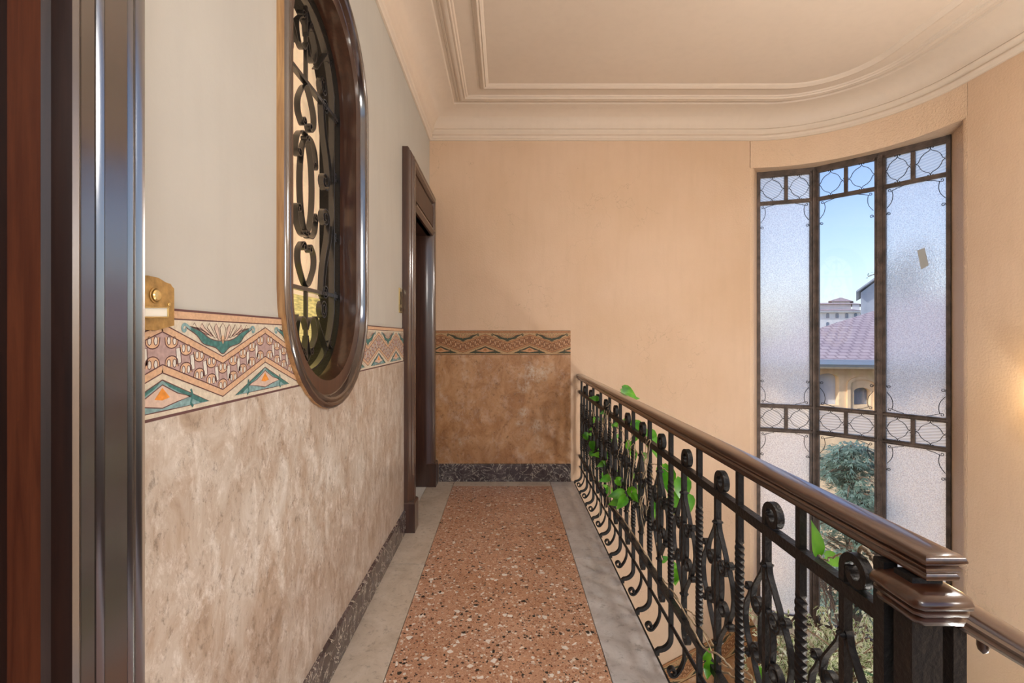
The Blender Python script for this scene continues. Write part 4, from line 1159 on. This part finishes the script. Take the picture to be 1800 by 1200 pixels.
# roof plane: local object so brick rows follow the slope
uh = ucol(1441)
rl = 7.0; rise = 2.35
roof = bpy.data.meshes.new('roof')
sl_len = math.hypot(rl, rise)
vs = [(-2-uh+uh, -.5, 0), (LEN, -.5, 0), (LEN, sl_len, 0), (uh+9, sl_len, 0), (-2, sl_len*.18, 0)]
ang = math.atan2(rise, rl); yv = (-nn*math.cos(ang)+Vector((0, 0, math.sin(ang)))); zv = tt.cross(yv); ro0 = Vector((A0.x, A0.y, EZ+.10))
def roofuv(x, y):
    r = Vector(((x-888)/F, 1, -(y-592)/F)); c0 = Vector((0, 0, 1.35)); k = (ro0-c0).dot(zv)/r.dot(zv); p = c0+r*k-ro0
    return (p.dot(tt), p.dot(yv), 0)
vs = [(-4, -.45, 0), (LEN, -.45, 0), (LEN, roofuv(1620, 519)[1], 0), roofuv(1620, 519), roofuv(1330, 612)]
vb = [(x, y, -.08) for x, y, z in vs]
roof.from_pydata(vs+vb, [], [(0, 1, 2, 3, 4), (9, 8, 7, 6, 5)]+[(i, i+5, (i+1) % 5+5, (i+1) % 5) for i in range(5)])
roof.materials.append(M['roof'])
ro = bpy.data.objects.new('roof', roof); COL.objects.link(ro)
ro.matrix_world = Matrix(((tt.x, yv.x, zv.x, A0.x), (tt.y, yv.y, zv.y, A0.y), (tt.z, yv.z, zv.z, EZ+.10), (0, 0, 0, 1)))
adopt(hy, hp_)
mwr = ro.matrix_world.copy(); ro.parent = hy; ro.matrix_world = mwr; ro.location = Vector(mwr.translation)-Vector(hy.location)
# grey-blue neighbour
hg = tag(empty('grey_house', (22, 27, GZ_)), 'plain grey blue house gable rising behind the tiled roof', 'building')
d = 26
b = MB(); X0 = frame_at(1513, d); X1 = frame_at(1640, d)
prof = [(X0, GZ_), (X1, GZ_), (X1, 1.35+(592-420)*d/F), (X0, 1.35+(592-514)*d/F)]
b.loft([[(x*yy/d, yy, z) for x, z in prof] for yy in (d, d+6)]); q1 = b.build('wall', 'wall_grey', smooth=0)
b = MB(); b.loft([[((X0-.25)*yy/d, yy, prof[3][1]-.02), (X1*yy/d, yy, prof[2][1]+.02), (X1*yy/d, yy, prof[2][1]+.14), ((X0-.25)*yy/d, yy, prof[3][1]+.06)] for yy in (d-.3, d+6)]); q2 = b.build('roof', 'wall_grey', smooth=0)
b = MB(); b.box(frame_at(1538, d), frame_at(1542, d), d-.04, d+.04, 1.35+(592-541)*d/F, 1.35+(592-536)*d/F); q3 = b.build('vent', 'pane_dark', smooth=0)
adopt(hg, [q1, q2, q3])
# white palazzo far behind
hw_ = tag(empty('white_building', (45, 62, GZ_)), 'distant white building with red tiled roofs and small arched windows', 'building')
d = 60
zf = lambda y: 1.35+(592-y)*d/F
xf = lambda x: frame_at(x, d)
parts_ = []
b = MB(); b.box(xf(1380), xf(1512), d, d+8, GZ_, zf(546)); parts_.append(b.build('wall', 'wall_white', smooth=0))
b = MB(); b.box(xf(1380), xf(1514), d-.5, d+8, zf(549), zf(546.2)); parts_.append(b.build('cornice', 'wall_white', smooth=0))
def hip(x0, x1, y0, y1, z0, z1, inset, nm):
    b = MB(); b.loft([[(x0, y0, z0), (x1, y0, z0), (x1, y1, z0), (x0, y1, z0)], [(x0+inset, y0+inset, z1), (x1-inset, y0+inset, z1), (x1-inset, y1-inset, z1), (x0+inset, y1-inset, z1)]])
    return b.build(nm, 'roof', smooth=0)
parts_.append(hip(xf(1378), xf(1515), d-.6, d+8, zf(546), zf(542.5), 1.2, 'roof'))
b = MB(); b.box(xf(1420), xf(1496), d+1.5, d+6.5, zf(543), zf(531)); b.box(xf(1498), xf(1511), d+1.2, d+5, zf(545), zf(532)); parts_.append(b.build('upper_storey', 'wall_white', smooth=0))
parts_.append(hip(xf(1418), xf(1513), d+1, d+7, zf(533), zf(530), 1.0, 'roof'))
b = MB(); b.box(xf(1462), xf(1494), d+2, d+5, zf(532), zf(526)); parts_.append(b.build('tower', 'wall_white', smooth=0))
parts_.append(hip(xf(1456), xf(1500), d+1.6, d+4.6, zf(527.5), zf(519.5), 1.45, 'roof'))
for x in (1400, 1418, 1437, 1455, 1471.5, 1488.5, 1504):
    for (yt, yb_) in ((550, 559), (566, 575)):
        b = MB(); w = archpts(xf(x-2.8), xf(x+2.8), zf(yb_), zf(yt)); b.loft([[(u, yy, z) for u, z in w] for yy in (d-.04, d+.02)]); parts_.append(b.build('window', 'pane_dark', smooth=0))
for o in parts_:
    for v in o.data.vertices: v.co.x *= v.co.y/60
adopt(hw_, parts_)

# trees
def conifer(loc, h, r, label, n=2600, name='conifer_tree'):
    t = tag(empty(name, loc), label, 'tree'); st_ = MB(); lv = MB(); L0 = Vector(loc)
    st_.tube([L0, L0+Vector((.1, 0, h*.5)), L0+Vector((0, 0, h*.97))], [.16, .10, .02], 8)
    nb = 110
    for k in range(nb):
        f = rnd(.45, .97); a = rnd(0, 2*PI); rr = r*(1-f)**.55*rnd(.75, 1.05)+.1
        p0 = L0+Vector((0, 0, h*f)); p1 = p0+Vector((math.cos(a)*rr, math.sin(a)*rr, rnd(.0, .25)))
        c = cr([p0, p0.lerp(p1, .5)+Vector((0, 0, .12)), p1], 6); st_.tube(c, [.035-.028*i/(len(c)-1) for i in range(len(c))], 5)
        for _ in range(n//nb):
            q = c[int(rnd(.2, 1)*(len(c)-1))]+Vector((rnd(-.16, .16), rnd(-.16, .16), rnd(-.10, .06)))
            dr_ = Vector((math.cos(a)+rnd(-.8, .8), math.sin(a)+rnd(-.8, .8), rnd(-.5, .3))).normalized(); sd = dr_.cross(Vector((0, 0, 1))).normalized()
            ln_ = rnd(.09, .18)
            for m_ in range(3):
                e = sd*(m_-1)*ln_*.45
                lv.add([q-sd*.010, q+sd*.010, q+dr_*ln_+e+Vector((0, 0, -.02))], [(0, 1, 2)], 0)
    a1 = lv.build('foliage', 'conifer', smooth=0); a2 = st_.build('trunk', 'bark', smooth=60); adopt(t, [a1, a2]); return t
d = 8.6
conifer((frame_at(1494, d), d, GZ_), 6.45, 1.75, 'blue green conifer in front of the yellow house', 9500)
# bare shrub
bt = tag(empty('bare_tree', (frame_at(1475, 6.5), 6.5, GZ_)), 'leafless twiggy tree below the conifer outside', 'tree')
b = MB()
def branch(p, dirn, ln_, r, depth):
    e = p+dirn*ln_; b.tube([p, p.lerp(e, .5)+Vector((rnd(-.03, .03), rnd(-.03, .03), 0)), e], [r, r*.8, r*.6], 5)
    if depth:
        for _ in range(3): branch(p.lerp(e, rnd(.5, 1)), (dirn+Vector((rnd(-.8, .8), rnd(-.5, .5), rnd(-.2, .5)))).normalized(), ln_*.62, r*.6, depth-1)
P0 = Vector((frame_at(1475, 6.5), 6.5, GZ_))
b.tube([P0, P0+Vector((.05, 0, 4.6))], [.07, .04], 7)
for k in range(5): branch(P0+Vector((.04, 0, 3.6+.2*k)), Vector((rnd(-.7, .7), rnd(-.3, .3), 1)).normalized(), .55, .018, 4)
w_ = b.build('branches', 'bark', smooth=60); adopt(bt, [w_])
# leaning broadleaf twig of a tree beyond the mullion
bt2 = tag(empty('garden_tree', (frame_at(1600, 22.5), 22.5, GZ_)), 'tall tree whose leafy branch shows above the grey house', 'tree')
b = MB(); lv = MB(); P0 = Vector((frame_at(1600, 22.5), 22.5, GZ_)); b.tube([P0, P0+Vector((0, 0, 9)), P0+Vector((-.2, 0, 12.4))], [.2, .14, .05], 8)
for k in range(26):
    s0 = P0+Vector((-.1, 0, rnd(8.8, 12.2))); a = rnd(0, 2*PI); e = s0+Vector((math.cos(a)*rnd(.5, 1.25), math.sin(a)*.8, rnd(0, .5)))
    if k == 0: s0 = P0+Vector((-.05, 0, 11.6)); e = Vector((frame_at(1526, 22.5), 22.5, 1.35+(592-486)*22.5/F))
    cc = cr([s0, s0.lerp(e, .5)+Vector((0, 0, .15)), e], 6); b.tube(cc, .02, 5)
    for _ in range(90):
        q = cc[int(rnd(.3, 1)*(len(cc)-1))]+Vector((rnd(-.14, .14), rnd(-.14, .14), rnd(-.12, .12))); dd_ = Vector((rnd(-1, 1), rnd(-1, 1), rnd(-.7, .4))).normalized(); sd = dd_.cross(Vector((0, .3, 1))).normalized()
        lv.add([q, q+dd_*.06+sd*.025, q+dd_*.12, q+dd_*.06-sd*.025], [(0, 1, 2, 3)])
x1 = b.build('trunk', 'bark', smooth=60); x2 = lv.build('foliage', 'conifer', smooth=0); adopt(bt2, [x1, x2])
# dry bushes low down
for (xx, d, hh, rr, lab) in ((1440, 5.35, 5.75, .22, 'dry ochre bush low outside the window, left one'), (1552, 5.35, 5.7, .22, 'dry ochre bush low outside the window, right one')):
    t = tag(empty('garden_bush', (frame_at(xx, d), d, GZ_)), lab, 'bush'); lv = MB(); b = MB(); P0 = Vector((frame_at(xx, d), d, GZ_))
    for k in range(14):
        e = P0+Vector((rnd(-rr, rr), rnd(-rr, rr)*.6, hh*rnd(.6, 1))); cc = cr([P0+Vector((rnd(-.05, .05), 0, .01)), P0.lerp(e, .5), e], 8); b.tube(cc, [.02-.014*i/(len(cc)-1) for i in range(len(cc))], 5)
        for _ in range(110):
            q = cc[int(rnd(.45, 1)*(len(cc)-1))]+Vector((rnd(-.13, .13), rnd(-.13, .13), rnd(-.2, .2))); dd_ = Vector((rnd(-1, 1), rnd(-1, 1), rnd(-.7, .4))).normalized(); sd = dd_.cross(Vector((0, .3, 1))).normalized()
            lv.add([q, q+dd_*.03+sd*.014, q+dd_*.06, q+dd_*.03-sd*.014], [(0, 1, 2, 3)])
    u1 = lv.build('foliage', 'olive', smooth=0); u2 = b.build('stems', 'bark', smooth=60); adopt(t, [u1, u2])

# ------------------------------------------------------------------ light
w = bpy.data.worlds.new('sky'); S.world = w; w.use_nodes = True; nt = w.node_tree
sky = nt.nodes.new('ShaderNodeTexSky'); sky.sky_type = 'NISHITA'; sky.sun_disc = False
sky.sun_elevation = math.radians(32); sky.sun_rotation = math.radians(-100); sky.air_density = 1.0; sky.dust_density = 1.5; sky.ozone_density = 1.5
bg = nt.nodes['Background']; nt.links.new(mix(nt, 1.0, sky.outputs[0], (1.0, .93, .97), 'MULTIPLY'), bg.inputs[0]); bg.inputs[1].default_value = .36
sun = bpy.data.lights.new('sun', 'SUN'); sun.energy = 4.2; sun.angle = math.radians(1.0); sun.color = (1, .93, .82)
so = bpy.data.objects.new('sun', sun); COL.objects.link(so); so.rotation_euler = Vector((.85, .30, -.55)).to_track_quat('-Z', 'Y').to_euler()
def portal(loc, rot, sx, sy, nm):
    l = bpy.data.lights.new(nm, 'AREA'); l.shape = 'RECTANGLE'; l.size = sx; l.size_y = sy; l.cycles.is_portal = True
    o = bpy.data.objects.new(nm, l); COL.objects.link(o); o.location = loc; o.rotation_euler = rot
for i in range(3):
    a, c, t, n, L_ = seg(i); m_ = (a+c)/2-n*.05
    portal((m_.x, m_.y, (WB+WT)/2), n.to_track_quat('-Z', 'Z').to_euler(), L_, WT-WB, 'window_portal')
portal((1.3, YB-.15, .35), Vector((0, 1, 0)).to_track_quat('-Z', 'Z').to_euler(), 4.2, 6.2, 'open_side_portal')

# ------------------------------------------------------------------ camera
cd = bpy.data.cameras.new('camera'); cam = bpy.data.objects.new('camera', cd); COL.objects.link(cam)
cam.location = (0, 0, 1.35); cam.rotation_euler = (PI/2, 0, 0)
cd.sensor_width = 36; cd.sensor_fit = 'HORIZONTAL'; cd.lens = F/1800*36; cd.shift_x = 12/1800; cd.shift_y = -8/1800; cd.clip_start = .02; cd.clip_end = 500
S.camera = cam
S.cycles.max_bounces = 8; S.cycles.diffuse_bounces = 4; S.cycles.glossy_bounces = 3; S.cycles.transmission_bounces = 5; S.cycles.transparent_max_bounces = 10
S.cycles.caustics_reflective = False; S.cycles.caustics_refractive = True
S.view_settings.view_transform = 'Standard'; S.view_settings.look = 'None'; S.view_settings.gamma = 1; S.view_settings.use_curve_mapping = False
S.view_settings.exposure = 0.0
